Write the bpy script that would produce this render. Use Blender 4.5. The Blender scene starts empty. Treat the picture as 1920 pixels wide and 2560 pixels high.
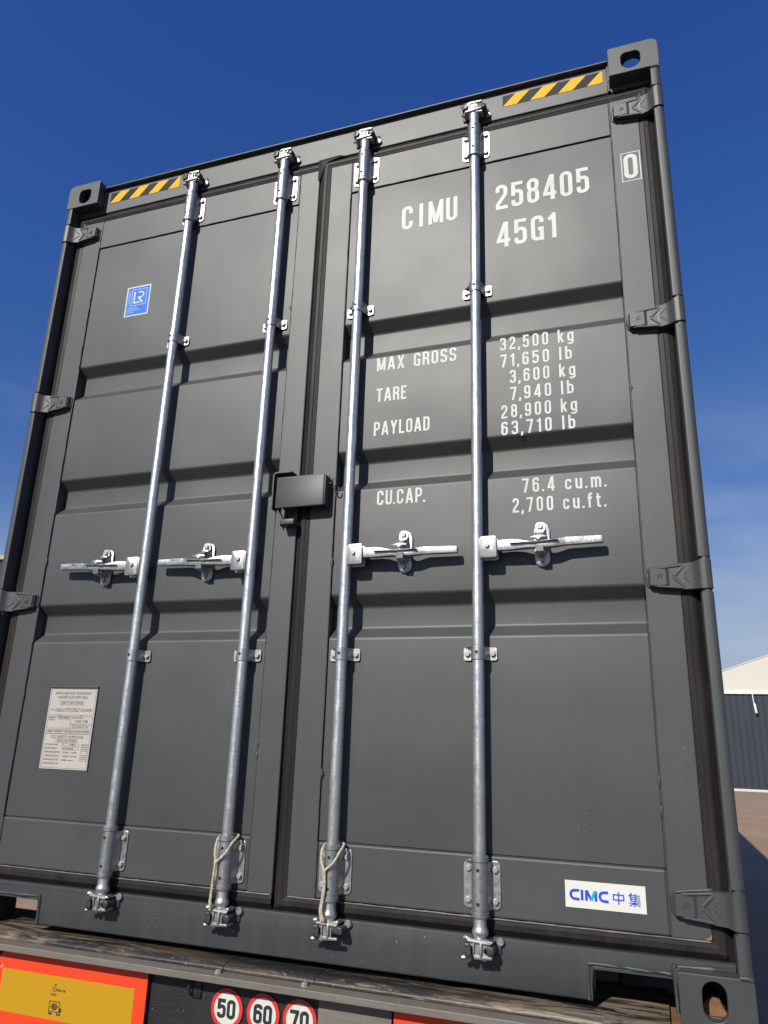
import bpy, bmesh, math, random
from mathutils import Vector, Matrix

random.seed(7)
sc = bpy.context.scene
col = sc.collection
H = 1.15                       # height of the container's underside above the ground
PI = math.pi

# ------------------------------------------------------------------ camera, sky, sun, exposure
cam_d = bpy.data.cameras.new('camera')
cam = bpy.data.objects.new('camera', cam_d)
col.objects.link(cam)
cam.location = (1.0311, -2.0721, 0.6079 + H)
cam.rotation_euler = (1.86999, -0.02998, 0.33084)
cam_d.sensor_fit = 'VERTICAL'
cam_d.sensor_height = 36.0
cam_d.lens = 36.0 * 1842.1 / 2560
cam_d.clip_start = 0.05
cam_d.clip_end = 3000
sc.camera = cam

TO_SUN = Vector((-0.285, -1.0, 0.72)).normalized()
SUN_EL = math.asin(TO_SUN.z)
SUN_ROT = math.atan2(TO_SUN.x, TO_SUN.y)

world = bpy.data.worlds.new('World')
sc.world = world
world.use_nodes = True
wn = world.node_tree
wn.nodes.clear()
w_out = wn.nodes.new('ShaderNodeOutputWorld')
w_bg = wn.nodes.new('ShaderNodeBackground')
w_bg.inputs['Strength'].default_value = 0.10
sky = wn.nodes.new('ShaderNodeTexSky')
sky.sky_type = 'NISHITA'
sky.sun_disc = False
sky.sun_elevation = SUN_EL
sky.sun_rotation = SUN_ROT
sky.altitude = 200
sky.air_density = 1.0
sky.dust_density = 0.6
sky.ozone_density = 3.0
# thin cirrus streaks over the whole dome
w_tc = wn.nodes.new('ShaderNodeTexCoord')
w_map = wn.nodes.new('ShaderNodeMapping')
w_map.inputs['Scale'].default_value = (1.6, 1.6, 7.0)
w_map.inputs['Rotation'].default_value = (0.25, 0.15, 0.4)
w_map.inputs['Location'].default_value = (0.23, 2.41, 1.71)
w_noise = wn.nodes.new('ShaderNodeTexNoise')
w_noise.inputs['Scale'].default_value = 2.2
w_noise.inputs['Detail'].default_value = 6
w_noise.inputs['Roughness'].default_value = 0.55
w_noise.inputs['Distortion'].default_value = 0.6
w_ramp = wn.nodes.new('ShaderNodeValToRGB')
w_ramp.color_ramp.elements[0].position = 0.43
w_ramp.color_ramp.elements[0].color = (0, 0, 0, 1)
w_ramp.color_ramp.elements[1].position = 0.70
w_ramp.color_ramp.elements[1].color = (0.48, 0.48, 0.48, 1)
w_sep = wn.nodes.new('ShaderNodeSeparateXYZ')
w_low = wn.nodes.new('ShaderNodeMapRange')          # cirrus only low in the sky
w_low.inputs['From Min'].default_value = 0.45
w_low.inputs['From Max'].default_value = 0.12
w_mul = wn.nodes.new('ShaderNodeMath'); w_mul.operation = 'MULTIPLY'
w_mix = wn.nodes.new('ShaderNodeMixRGB')
w_mix.inputs['Color2'].default_value = (5.0, 5.6, 7.0, 1)
L = wn.links.new
L(w_tc.outputs['Generated'], w_map.inputs['Vector'])
L(w_map.outputs['Vector'], w_noise.inputs['Vector'])
L(w_noise.outputs['Fac'], w_ramp.inputs['Fac'])
L(w_tc.outputs['Generated'], w_sep.inputs['Vector'])
L(w_sep.outputs['Z'], w_low.inputs['Value'])
L(w_ramp.outputs['Color'], w_mul.inputs[0])
L(w_low.outputs['Result'], w_mul.inputs[1])
L(w_mul.outputs['Value'], w_mix.inputs['Fac'])
# sky graded, capped to cut fill light: deeper blue overhead, paler at the horizon
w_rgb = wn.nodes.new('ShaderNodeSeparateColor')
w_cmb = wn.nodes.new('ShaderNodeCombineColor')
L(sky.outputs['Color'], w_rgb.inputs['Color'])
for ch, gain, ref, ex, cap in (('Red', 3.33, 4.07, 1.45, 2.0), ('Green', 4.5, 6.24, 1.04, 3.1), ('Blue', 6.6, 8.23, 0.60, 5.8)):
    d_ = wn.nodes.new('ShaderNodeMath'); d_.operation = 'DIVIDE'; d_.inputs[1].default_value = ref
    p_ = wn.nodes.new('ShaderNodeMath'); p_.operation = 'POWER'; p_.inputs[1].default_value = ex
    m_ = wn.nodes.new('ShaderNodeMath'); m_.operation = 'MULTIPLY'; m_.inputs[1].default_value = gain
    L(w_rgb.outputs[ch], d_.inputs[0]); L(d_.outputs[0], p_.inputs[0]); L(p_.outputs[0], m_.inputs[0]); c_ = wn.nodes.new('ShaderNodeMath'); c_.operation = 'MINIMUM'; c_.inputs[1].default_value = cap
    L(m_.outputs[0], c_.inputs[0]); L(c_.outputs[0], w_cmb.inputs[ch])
# ground haze: a pale band low over the horizon all the way round
w_hz = wn.nodes.new('ShaderNodeMapRange')
w_hz.interpolation_type = 'SMOOTHSTEP'
w_hz.inputs['From Min'].default_value = 0.30
w_hz.inputs['From Max'].default_value = 0.06
w_hz.inputs['To Max'].default_value = 0.95
w_hmix = wn.nodes.new('ShaderNodeMixRGB')
w_hmix.inputs['Color2'].default_value = (3.6, 4.6, 6.1, 1)
L(w_sep.outputs['Z'], w_hz.inputs['Value'])
L(w_hz.outputs['Result'], w_hmix.inputs['Fac'])
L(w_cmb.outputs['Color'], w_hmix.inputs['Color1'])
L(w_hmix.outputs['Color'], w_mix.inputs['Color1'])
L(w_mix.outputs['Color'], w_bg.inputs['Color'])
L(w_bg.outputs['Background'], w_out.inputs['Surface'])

sun_d = bpy.data.lights.new('sun', 'SUN')
sun_d.energy = 4.8
sun_d.angle = math.radians(0.5)
sun_d.color = (1.0, 0.968, 0.870)
sun = bpy.data.objects.new('sun', sun_d)
col.objects.link(sun)
sun.rotation_euler = TO_SUN.to_track_quat('Z', 'Y').to_euler()
sun.location = (-5, -20, 20)

sc.view_settings.view_transform = 'Standard'
sc.view_settings.look = 'None'
sc.view_settings.exposure = 0.0
sc.view_settings.gamma = 1.0
sc.view_settings.use_curve_mapping = False

# ------------------------------------------------------------------ materials
def new_mat(name):
    m = bpy.data.materials.new(name)
    m.use_nodes = True
    return m, m.node_tree, m.node_tree.nodes['Principled BSDF']

def nd(t, kind, **kw):
    n = t.nodes.new(kind)
    for k, v in kw.items():
        if k in n.inputs.keys():
            n.inputs[k].default_value = v
        else:
            setattr(n, k, v)
    return n

def noise(t, scale, detail=4, rough=0.5, vec=None, dist=0.0):
    n = nd(t, 'ShaderNodeTexNoise', Scale=scale, Detail=detail, Roughness=rough, Distortion=dist)
    if vec: t.links.new(vec, n.inputs['Vector'])
    return n.outputs['Fac']

def ramp(t, fac, stops):
    r = t.nodes.new('ShaderNodeValToRGB')
    e = r.color_ramp.elements
    e[0].position, e[0].color = stops[0][0], tuple(stops[0][1]) + (1,)
    e[1].position, e[1].color = stops[-1][0], tuple(stops[-1][1]) + (1,)
    for p, c in stops[1:-1]:
        x = e.new(p); x.color = tuple(c) + (1,)
    t.links.new(fac, r.inputs['Fac'])
    return r.outputs['Color']

def mixc(t, fac, a, b):
    m = t.nodes.new('ShaderNodeMixRGB')
    for s, v in ((m.inputs['Fac'], fac), (m.inputs['Color1'], a), (m.inputs['Color2'], b)):
        if isinstance(v, bpy.types.NodeSocket): t.links.new(v, s)
        elif isinstance(v, (int, float)): s.default_value = v
        else: s.default_value = tuple(v) + (1,)
    return m.outputs['Color']

def bump(t, bsdf, *layers):
    prev = None
    for h, strength, dist in layers:
        b = nd(t, 'ShaderNodeBump', Strength=strength, Distance=dist)
        t.links.new(h, b.inputs['Height'])
        if prev: t.links.new(prev, b.inputs['Normal'])
        prev = b.outputs['Normal']
    t.links.new(prev, bsdf.inputs['Normal'])

def coords(t, scale=(1, 1, 1), rot=(0, 0, 0)):
    tc = t.nodes.new('ShaderNodeTexCoord')
    mp = nd(t, 'ShaderNodeMapping', Scale=scale, Rotation=rot)
    t.links.new(tc.outputs['Object'], mp.inputs['Vector'])
    return mp.outputs['Vector']

def g3(v): return (v, v, v)

def make_paint(name, base, rough=0.44, specks=0.5, wavy=1.0, dusty=0.5, rust=0.0):
    m, t, b = new_mat(name)
    v = coords(t)
    n1 = noise(t, 3.0, 5, 0.6, v)
    c = mixc(t, ramp(t, n1, [(0.3, g3(0)), (0.7, g3(1))]), [x * 0.9 for x in base], [x * 1.12 for x in base])
    # thin film of road dust, streaking downwards
    vs = coords(t, (14, 14, 1.2))
    n2 = noise(t, 1.0, 6, 0.6, vs)
    c = mixc(t, ramp(t, n2, [(0.5, g3(0)), (0.85, g3(0.16 * dusty))]), c, (0.22, 0.19, 0.16))
    # pale chips and fly spots
    vo = nd(t, 'ShaderNodeTexVoronoi', Scale=42.0, Randomness=1.0)
    t.links.new(v, vo.inputs['Vector'])
    cell = nd(t, 'ShaderNodeTexNoise', Scale=9.0, Detail=1)
    t.links.new(v, cell.inputs['Vector'])
    spk = ramp(t, vo.outputs['Distance'], [(0.035, g3(1)), (0.06, g3(0))])
    msk = ramp(t, cell.outputs['Fac'], [(0.55, g3(0)), (0.62, g3(specks))])
    mm = nd(t, 'ShaderNodeMath', operation='MULTIPLY')
    t.links.new(spk, mm.inputs[0]); t.links.new(msk, mm.inputs[1])
    c = mixc(t, mm.outputs[0], c, (0.33, 0.33, 0.32))
    n4 = noise(t, 75.0, 2, 0.6, v)
    n5 = noise(t, 4.0, 3, 0.5, v)
    pm = nd(t, 'ShaderNodeMath', operation='MULTIPLY')
    t.links.new(ramp(t, n4, [(0.66, g3(0)), (0.72, g3(0.55))]), pm.inputs[0]); t.links.new(n5, pm.inputs[1])
    c = mixc(t, pm.outputs[0], c, (0.012, 0.012, 0.012))
    dash = nd(t, 'ShaderNodeTexVoronoi', Scale=26.0, Randomness=1.0)
    t.links.new(coords(t, (1.9, 1.9, 0.62), (0.0, 0.35, 0.0)), dash.inputs['Vector'])
    sm = nd(t, 'ShaderNodeMath', operation='MULTIPLY')
    t.links.new(ramp(t, dash.outputs['Distance'], [(0.045, g3(0.8)), (0.065, g3(0))]), sm.inputs[0])
    t.links.new(ramp(t, noise(t, 5.5, 2, 0.6, v), [(0.60, g3(0)), (0.66, g3(specks))]), sm.inputs[1])
    c = mixc(t, sm.outputs[0], c, (0.26, 0.26, 0.25))
    if rust:
        n3 = noise(t, 6.0, 8, 0.7, v)
        c = mixc(t, ramp(t, n3, [(0.62, g3(0)), (0.72, g3(rust))]), c, (0.16, 0.07, 0.03))
    t.links.new(c, b.inputs['Base Color'])
    nr = noise(t, 7.0, 4, 0.6, v)
    rr = nd(t, 'ShaderNodeMapRange')
    rr.inputs['To Min'].default_value = rough - 0.02
    rr.inputs['To Max'].default_value = rough + 0.03
    b.inputs['Specular IOR Level'].default_value = 0.59
    t.links.new(nr, rr.inputs['Value'])
    t.links.new(rr.outputs['Result'], b.inputs['Roughness'])
    big = noise(t, 2.3, 1, 0.4, v)
    fine = noise(t, 260.0, 2, 0.5, v)
    bump(t, b, (big, 0.36 * wavy, 0.035), (fine, 0.10, 0.0006))
    return m

GREY = (0.0505, 0.0512, 0.0525)
M = {}
M['paint'] = make_paint('container_paint', GREY, 0.50, 0.5, 1.0, 0.25)
M['frame_paint'] = make_paint('frame_paint', GREY, 0.50, 0.7, 0.25, 0.35)
M['sill_paint'] = make_paint('sill_paint', (0.0345, 0.0380, 0.0390), 0.50, 1.0, 0.3, 0.8, 0.25)
M['cast_paint'] = make_paint('casting_paint', (0.0440, 0.0455, 0.0460), 0.50, 0.6, 0.6, 0.4, 0.25)

def make_simple(name, base, rough=0.5, metal=0.0, var=0.1, bumpd=0.0, bscale=80, spec=0.5, vscale=8):
    m, t, b = new_mat(name)
    v = coords(t)
    n = noise(t, vscale, 5, 0.6, v)
    c = mixc(t, ramp(t, n, [(0.3, g3(0)), (0.7, g3(1))]), [x * (1 - var) for x in base], [min(1, x * (1 + var)) for x in base])
    t.links.new(c, b.inputs['Base Color'])
    b.inputs['Roughness'].default_value = rough
    b.inputs['Metallic'].default_value = metal
    b.inputs['Specular IOR Level'].default_value = spec
    if bumpd:
        bump(t, b, (noise(t, bscale, 3, 0.6, v), 0.5, bumpd))
    return m

def make_galv(name, lo=0.26, hi=0.46, tint=(0.70, 0.72, 0.74), spangle=140.0, stretch=(1, 1, 1), dirt=0.25, metal=0.8):
    m, t, b = new_mat(name)
    v = coords(t, stretch)
    n1 = noise(t, spangle, 3, 0.6, v)
    n2 = noise(t, 9.0, 5, 0.65, v)
    c = mixc(t, ramp(t, n2, [(0.35, g3(0)), (0.75, g3(1))]), tint, [x * 0.80 for x in tint])
    c = mixc(t, ramp(t, noise(t, 30.0, 6, 0.7, v), [(0.55, g3(0)), (0.75, g3(dirt))]), c, (0.36, 0.34, 0.31))
    t.links.new(c, b.inputs['Base Color'])
    b.inputs['Metallic'].default_value = metal
    rr = nd(t, 'ShaderNodeMapRange')
    rr.inputs['To Min'].default_value = lo
    rr.inputs['To Max'].default_value = hi
    rr.inputs['From Min'].default_value = 0.3
    rr.inputs['From Max'].default_value = 0.7
    t.links.new(n1, rr.inputs['Value'])
    t.links.new(rr.outputs['Result'], b.inputs['Roughness'])
    if name == 'galvanised_tube':
        vr = coords(t, (1, 1, 1), (0.0, 0.5, 0.0))
        wv = noise(t, 60.0, 3, 0.7, coords(t, (0.35, 0.35, 2.2), (0.5, 0.4, 0.0)))
        c = mixc(t, ramp(t, wv, [(0.50, g3(0)), (0.68, g3(0.45))]), c, (0.40, 0.41, 0.41))
        t.links.new(c, b.inputs['Base Color'])
        bump(t, b, (n1, 0.45, 0.0008), (wv, 0.35, 0.0010), (n2, 0.3, 0.002))
        return m
    bump(t, b, (n1, 0.45, 0.0010), (n2, 0.4, 0.003))
    return m

M['galv_tube'] = make_galv('galvanised_tube', 0.30, 0.47, (0.72, 0.71, 0.68), 90, (1, 1, 0.35), 0.35, 0.90)
M['galv_cast'] = make_galv('galvanised_casting', 0.36, 0.58, (0.43, 0.435, 0.425), 120, (1, 1, 1), 0.7, 0.92)
M['galv_plate'] = make_galv('galvanised_plate', 0.34, 0.50, (0.49, 0.49, 0.48), 60, (1, 1, 1), 0.5, 0.92)
M['bolt'] = make_simple('dull_steel_bolt', (0.36, 0.34, 0.31), 0.5, 0.5, 0.2, 0.0005, 300)
M['dark_steel'] = make_simple('keeper_paint', (0.045, 0.048, 0.050), 0.42, 0.0, 0.2, 0.001, 90)
M['black'] = make_simple('hole_black', (0.012, 0.012, 0.012), 0.7)
M['dark_inside'] = make_simple('inside_dark', (0.02, 0.02, 0.02), 0.8)
M['white'] = make_simple('white_vinyl', (0.57, 0.57, 0.54), 0.5, 0, 0.10, 0, 80, 0.3, 25)
M['cream'] = make_simple('cream_vinyl', (0.68, 0.66, 0.60), 0.4, 0, 0.03)
M['sticker_blue'] = make_simple('sticker_blue', (0.030, 0.17, 0.62), 0.5, 0, 0.05, 0, 80, 0.2)
M['logo_blue'] = make_simple('logo_blue', (0.025, 0.06, 0.60), 0.4, 0, 0.02)
M['logo_teal'] = make_simple('logo_teal', (0.0, 0.42, 0.46), 0.4, 0, 0.02)
M['tape_black'] = make_simple('tape_black', (0.012, 0.013, 0.018), 0.5, 0, 0.1, 0, 80, 0.15)
M['tape_yellow'] = make_simple('tape_yellow', (0.80, 0.415, 0.010), 0.5, 0, 0.04, 0, 80, 0.15)
M['plate_tan'] = make_simple('data_plate_alloy', (0.45, 0.415, 0.38), 0.5, 0.0, 0.06, 0, 80, 0.3)
M['plate_ink'] = make_simple('data_plate_ink', (0.10, 0.085, 0.075), 0.6)
M['rivet'] = make_simple('rivet_alloy', (0.50, 0.44, 0.38), 0.4, 0.4, 0.1)
M['sign_black'] = make_simple('sign_black', (0.02, 0.024, 0.028), 0.5)
M['sign_red'] = make_simple('sign_red', (0.60, 0.035, 0.04), 0.4)
M['sign_white'] = make_simple('sign_white', (0.62, 0.60, 0.54), 0.45, 0, 0.03)
M['orange_red'] = make_simple('fluorescent_orange_red', (0.85, 0.050, 0.010), 0.5, 0, 0.03)
M['white_sheet'] = make_simple('white_pvc_sheet', (0.59, 0.56, 0.50), 0.6, 0, 0.04, 0, 80, 0.3, 0.4)
M['white_trim'] = make_simple('white_trim', (0.72, 0.69, 0.62), 0.5, 0, 0.03)
M['navy'] = make_simple('navy_cladding', (0.030, 0.035, 0.048), 0.5, 0, 0.15, 0, 80, 0.4, 0.6)
M['yellow_trim'] = make_simple('pale_yellow_fascia', (0.42, 0.37, 0.22), 0.6)
M['tyre'] = make_simple('tyre_rubber', (0.02, 0.02, 0.02), 0.8, 0, 0.2, 0.002, 60)

def make_rubber():
    m, t, b = new_mat('gasket_rubber')
    v = coords(t)
    vs = coords(t, (3, 3, 0.6))
    c = mixc(t, ramp(t, noise(t, 5, 6, 0.6, vs), [(0.35, g3(0)), (0.7, g3(1))]), (0.018, 0.0165, 0.0155), (0.032, 0.0285, 0.0270))
    c = mixc(t, ramp(t, noise(t, 3.1, 3, 0.5, vs), [(0.60, g3(0)), (0.74, g3(0.30))]), c, (0.12, 0.075, 0.050))
    vo = nd(t, 'ShaderNodeTexVoronoi', Scale=55.0)
    t.links.new(v, vo.inputs['Vector'])
    c = mixc(t, ramp(t, vo.outputs['Distance'], [(0.03, g3(0.7)), (0.05, g3(0))]), c, (0.30, 0.26, 0.22))
    t.links.new(c, b.inputs['Base Color'])
    b.inputs['Roughness'].default_value = 0.45
    b.inputs['Specular IOR Level'].default_value = 0.11
    bump(t, b, (noise(t, 20, 4, 0.6, vs), 0.3, 0.002))
    return m
M['rubber'] = make_rubber()

def make_worn(name, base, scuff, lo, hi, mud=(0.20, 0.13, 0.08), mudamt=0.6, rough=0.45, ends=0.0):
    m, t, b = new_mat(name)
    v = coords(t, (1.0, 3.2, 3.2))
    c = mixc(t, noise(t, 8, 6, 0.65, v), [x * 0.7 for x in base], [x * 1.3 for x in base])
    n_m = noise(t, 2.6, 7, 0.65, v)
    c = mixc(t, ramp(t, n_m, [(0.48, g3(0)), (0.66, g3(mudamt))]), c, mud)
    n_s = noise(t, 9.0, 9, 0.70, coords(t, (0.55, 4.0, 4.0)), 0.8)
    if ends:        # more rubbing towards the two ends of the bar
        sp = nd(t, 'ShaderNodeSeparateXYZ'); t.links.new(coords(t), sp.inputs[0])
        ab = nd(t, 'ShaderNodeMath', operation='ADD'); ab.inputs[1].default_value = 0.10; t.links.new(sp.outputs['X'], ab.inputs[0])
        aa = nd(t, 'ShaderNodeMath', operation='ABSOLUTE'); t.links.new(ab.outputs[0], aa.inputs[0])
        mu = nd(t, 'ShaderNodeMath', operation='MULTIPLY_ADD'); mu.inputs[1].default_value = ends; t.links.new(aa.outputs[0], mu.inputs[0]); t.links.new(n_s, mu.inputs[2])
        n_s = mu.outputs[0]
    c = mixc(t, ramp(t, n_s, [(lo, g3(0)), (hi, g3(0.62))]), c, scuff)
    n_f = noise(t, 110, 2, 0.5, coords(t, (1.0, 1.0, 1.0)))
    c = mixc(t, ramp(t, n_f, [(0.70, g3(0)), (0.74, g3(0.6))]), c, (0.36, 0.34, 0.30))
    t.links.new(c, b.inputs['Base Color'])
    b.inputs['Roughness'].default_value = rough
    bump(t, b, (n_s, 0.4, 0.004), (noise(t, 60, 5, 0.7, v), 0.4, 0.002))
    return m
M['worn_black'] = make_worn('worn_black_bumper', (0.022, 0.021, 0.021), (0.36, 0.28, 0.20), 0.585, 0.69, (0.15, 0.10, 0.065), 0.65, 0.40, 0.125)
M['dirty_ledge'] = make_worn('dusty_grey_steel', (0.16, 0.14, 0.118), (0.26, 0.24, 0.21), 0.60, 0.70, (0.12, 0.10, 0.085), 0.5, 0.55)
M['dirty_black'] = make_worn('dirty_black_steel', (0.014, 0.013, 0.0125), (0.16, 0.12, 0.09), 0.67, 0.71, (0.024, 0.020, 0.018), 0.6, 0.5)
M['rusty'] = make_worn('rusty_brown_steel', (0.20, 0.095, 0.045), (0.34, 0.22, 0.12), 0.56, 0.66, (0.10, 0.05, 0.03), 0.6, 0.7)
M['speckle'] = make_worn('speckled_grey_brown_plate', (0.17, 0.15, 0.13), (0.22, 0.19, 0.16), 0.52, 0.66, (0.11, 0.095, 0.08), 0.6, 0.6)

def make_reflective():
    m, t, b = new_mat('amber_reflective_film')
    v = coords(t, (1, 1, 1), (0, 0, 0))
    sep = nd(t, 'ShaderNodeSeparateXYZ'); t.links.new(v, sep.inputs[0])
    cmb = nd(t, 'ShaderNodeCombineXYZ')
    t.links.new(sep.outputs['X'], cmb.inputs['X']); t.links.new(sep.outputs['Z'], cmb.inputs['Y'])
    vo = nd(t, 'ShaderNodeTexVoronoi', Scale=165.0, Randomness=0.08)
    t.links.new(cmb.outputs[0], vo.inputs['Vector'])
    c = mixc(t, ramp(t, vo.outputs['Distance'], [(0.30, g3(1)), (0.55, g3(0))]), (0.45, 0.232, 0.003), (0.51, 0.275, 0.005))
    t.links.new(c, b.inputs['Base Color'])
    b.inputs['Roughness'].default_value = 0.45
    bump(t, b, (vo.outputs['Distance'], 0.15, 0.0006))
    return m
M['amber'] = make_reflective()

def make_ground():
    m, t, b = new_mat('dusty_yard_ground')
    v = coords(t)
    n1 = noise(t, 0.5, 6, 0.6, v)
    n2 = noise(t, 6.0, 8, 0.65, v)
    c = mixc(t, ramp(t, n1, [(0.35, g3(0)), (0.65, g3(1))]), (0.32, 0.205, 0.125), (0.41, 0.270, 0.170))
    c = mixc(t, ramp(t, n2, [(0.45, g3(0)), (0.75, g3(0.55))]), c, (0.200, 0.130, 0.082))
    vo = nd(t, 'ShaderNodeTexVoronoi', Scale=26.0)
    t.links.new(v, vo.inputs['Vector'])
    c = mixc(t, ramp(t, vo.outputs['Distance'], [(0.12, g3(0.8)), (0.3, g3(0))]), c, (0.34, 0.25, 0.175))
    # greyer compacted band far away from the container
    sep = nd(t, 'ShaderNodeSeparateXYZ'); t.links.new(v, sep.inputs[0])
    far = nd(t, 'ShaderNodeMapRange'); far.inputs['From Min'].default_value = 22; far.inputs['From Max'].default_value = 34
    t.links.new(sep.outputs['Y'], far.inputs['Value'])
    c = mixc(t, far.outputs['Result'], c, (0.295, 0.210, 0.145))
    # unseen dark apron behind the trailer, added to cut bounce light
    dim_apron = nd(t, 'ShaderNodeMapRange'); dim_apron.inputs['From Min'].default_value = 0.8; dim_apron.inputs['From Max'].default_value = -0.4
    wob = nd(t, 'ShaderNodeMath', operation='ADD')
    t.links.new(sep.outputs['Y'], wob.inputs[0]); t.links.new(n1, wob.inputs[1])
    t.links.new(wob.outputs[0], dim_apron.inputs['Value'])
    c = mixc(t, dim_apron.outputs['Result'], c, mixc(t, n2, (0.055, 0.053, 0.050), (0.10, 0.095, 0.088)))
    t.links.new(c, b.inputs['Base Color'])
    b.inputs['Roughness'].default_value = 0.9
    bump(t, b, (n2, 0.4, 0.012), (vo.outputs['Distance'], 0.4, 0.01))
    return m
M['ground'] = make_ground()

def make_rope():
    m, t, b = new_mat('cream_braided_cord')
    v = coords(t)
    n = noise(t, 180, 3, 0.6, v)
    c = mixc(t, ramp(t, n, [(0.35, g3(0)), (0.7, g3(1))]), (0.34, 0.28, 0.20), (0.66, 0.58, 0.46))
    t.links.new(c, b.inputs['Base Color'])
    b.inputs['Roughness'].default_value = 0.85
    return m
M['rope'] = make_rope()

# ------------------------------------------------------------------ mesh helpers
def finish(name, bm, mat, parent=None, smooth=None, mats=None):
    bmesh.ops.remove_doubles(bm, verts=bm.verts, dist=1e-6)
    bmesh.ops.recalc_face_normals(bm, faces=bm.faces)
    me = bpy.data.meshes.new(name)
    bm.to_mesh(me); bm.free()
    for mm in (mats or [mat]): me.materials.append(mm)
    if smooth is not None:
        for p in me.polygons: p.use_smooth = True
        me.set_sharp_from_angle(angle=math.radians(smooth))
    o = bpy.data.objects.new(name, me)
    col.objects.link(o)
    if parent: o.parent = parent
    return o

def copy_obj(o, loc, parent):
    c = o.copy(); col.objects.link(c); c.parent = parent; c.location = loc
    return c

def empty(name, loc, label, cat, group=None):
    o = bpy.data.objects.new(name, None)
    col.objects.link(o); o.location = loc
    o['label'] = label; o['category'] = cat
    if group: o['group'] = group
    return o

def box(bm, x0, x1, y0, y1, z0, z1, bev=0.0, seg=2):
    r = bmesh.ops.create_cube(bm, size=1.0)
    vs = r['verts']
    for v in vs:
        v.co = Vector(((x0 + x1) / 2 + v.co.x * (x1 - x0), (y0 + y1) / 2 + v.co.y * (y1 - y0), (z0 + z1) / 2 + v.co.z * (z1 - z0)))
    if bev:
        es = list({e for v in vs for e in v.link_edges})
        bmesh.ops.bevel(bm, geom=es, offset=bev, segments=seg, affect='EDGES', profile=0.5)

def prism(bm, pts, a0, a1, axis='y', bev=0.0):
    """polygon pts extruded along axis: axis y -> pts are (x,z); axis z -> (x,y); axis x -> (y,z)"""
    def mk(p, a):
        if axis == 'y': return (p[0], a, p[1])
        if axis == 'z': return (p[0], p[1], a)
        return (a, p[0], p[1])
    v0 = [bm.verts.new(mk(p, a0)) for p in pts]
    v1 = [bm.verts.new(mk(p, a1)) for p in pts]
    n = len(pts)
    fs = [bm.faces.new(v0), bm.faces.new(v1[::-1])]
    for i in range(n):
        fs.append(bm.faces.new((v0[i], v0[(i + 1) % n], v1[(i + 1) % n], v1[i])))
    if bev:
        es = [e for e in fs[0].edges]
        es2 = [e for e in fs[1].edges]
        bmesh.ops.bevel(bm, geom=es if a0 < a1 else es2, offset=bev, segments=2, affect='EDGES', profile=0.5)

def lathe(bm, prof, cx, cy, axis='z', n=24, cap=True):
    rings = []
    for h, r in prof:
        ring = []
        for i in range(n):
            a = 2 * PI * i / n
            if axis == 'z': co = (cx + r * math.cos(a), cy + r * math.sin(a), h)
            else: co = (cx + r * math.cos(a), h, cy + r * math.sin(a))
            ring.append(bm.verts.new(co))
        rings.append(ring)
    for a, b in zip(rings, rings[1:]):
        for i in range(n):
            bm.faces.new((a[i], a[(i + 1) % n], b[(i + 1) % n], b[i]))
    if cap:
        bm.faces.new(rings[0]); bm.faces.new(rings[-1][::-1])

def tube(bm, pts, r, n=8, closed=False):
    pts = [Vector(p) for p in pts]
    rings = []
    up = None
    for i, p in enumerate(pts):
        if closed: d = pts[(i + 1) % len(pts)] - pts[i - 1]
        else: d = pts[min(i + 1, len(pts) - 1)] - pts[max(i - 1, 0)]
        d.normalize()
        if up is None:
            up = d.orthogonal().normalized()
        up = (up - d * up.dot(d)).normalized()
        s = d.cross(up)
        rr = r[i] if isinstance(r, (list, tuple)) else r
        rings.append([bm.verts.new(p + (up * math.cos(2 * PI * k / n) + s * math.sin(2 * PI * k / n)) * rr) for k in range(n)])
    for a, b in zip(rings, rings[1:]):
        for k in range(n):
            bm.faces.new((a[k], a[(k + 1) % n], b[(k + 1) % n], b[k]))
    if closed:
        a, b = rings[-1], rings[0]
        for k in range(n):
            bm.faces.new((a[k], a[(k + 1) % n], b[(k + 1) % n], b[k]))
    else:
        bm.faces.new(rings[0]); bm.faces.new(rings[-1][::-1])

def fillet(pts, r, seg=5, closed=False):
    """round the inner corners of a 2-D polyline; r is one radius or a list per point"""
    out = []
    n = len(pts)
    for i, p in enumerate(pts):
        rr = r[i] if isinstance(r, (list, tuple)) else r
        if rr <= 0 or (not closed and i in (0, n - 1)):
            out.append(tuple(p)); continue
        a = Vector(pts[i - 1]); b = Vector(p); c = Vector(pts[(i + 1) % n])
        u = (a - b); w = (c - b)
        lu, lw = u.length, w.length
        u.normalize(); w.normalize()
        ang = u.angle(w)
        if ang > PI - 0.02:
            out.append(tuple(p)); continue
        d = min(rr / math.tan(ang / 2), 0.5 * lu, 0.5 * lw)
        r2 = d * math.tan(ang / 2)
        ctr = b + (u + w).normalized() * (r2 / math.sin(ang / 2))
        s = (b + u * d) - ctr; e = (b + w * d) - ctr
        tot = s.angle(e)
        sgn = 1 if s.x * e.y - s.y * e.x > 0 else -1
        for k in range(seg + 1):
            q = tot * k / seg * sgn
            out.append((ctr.x + s.x * math.cos(q) - s.y * math.sin(q), ctr.y + s.x * math.sin(q) + s.y * math.cos(q)))
    return out

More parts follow.
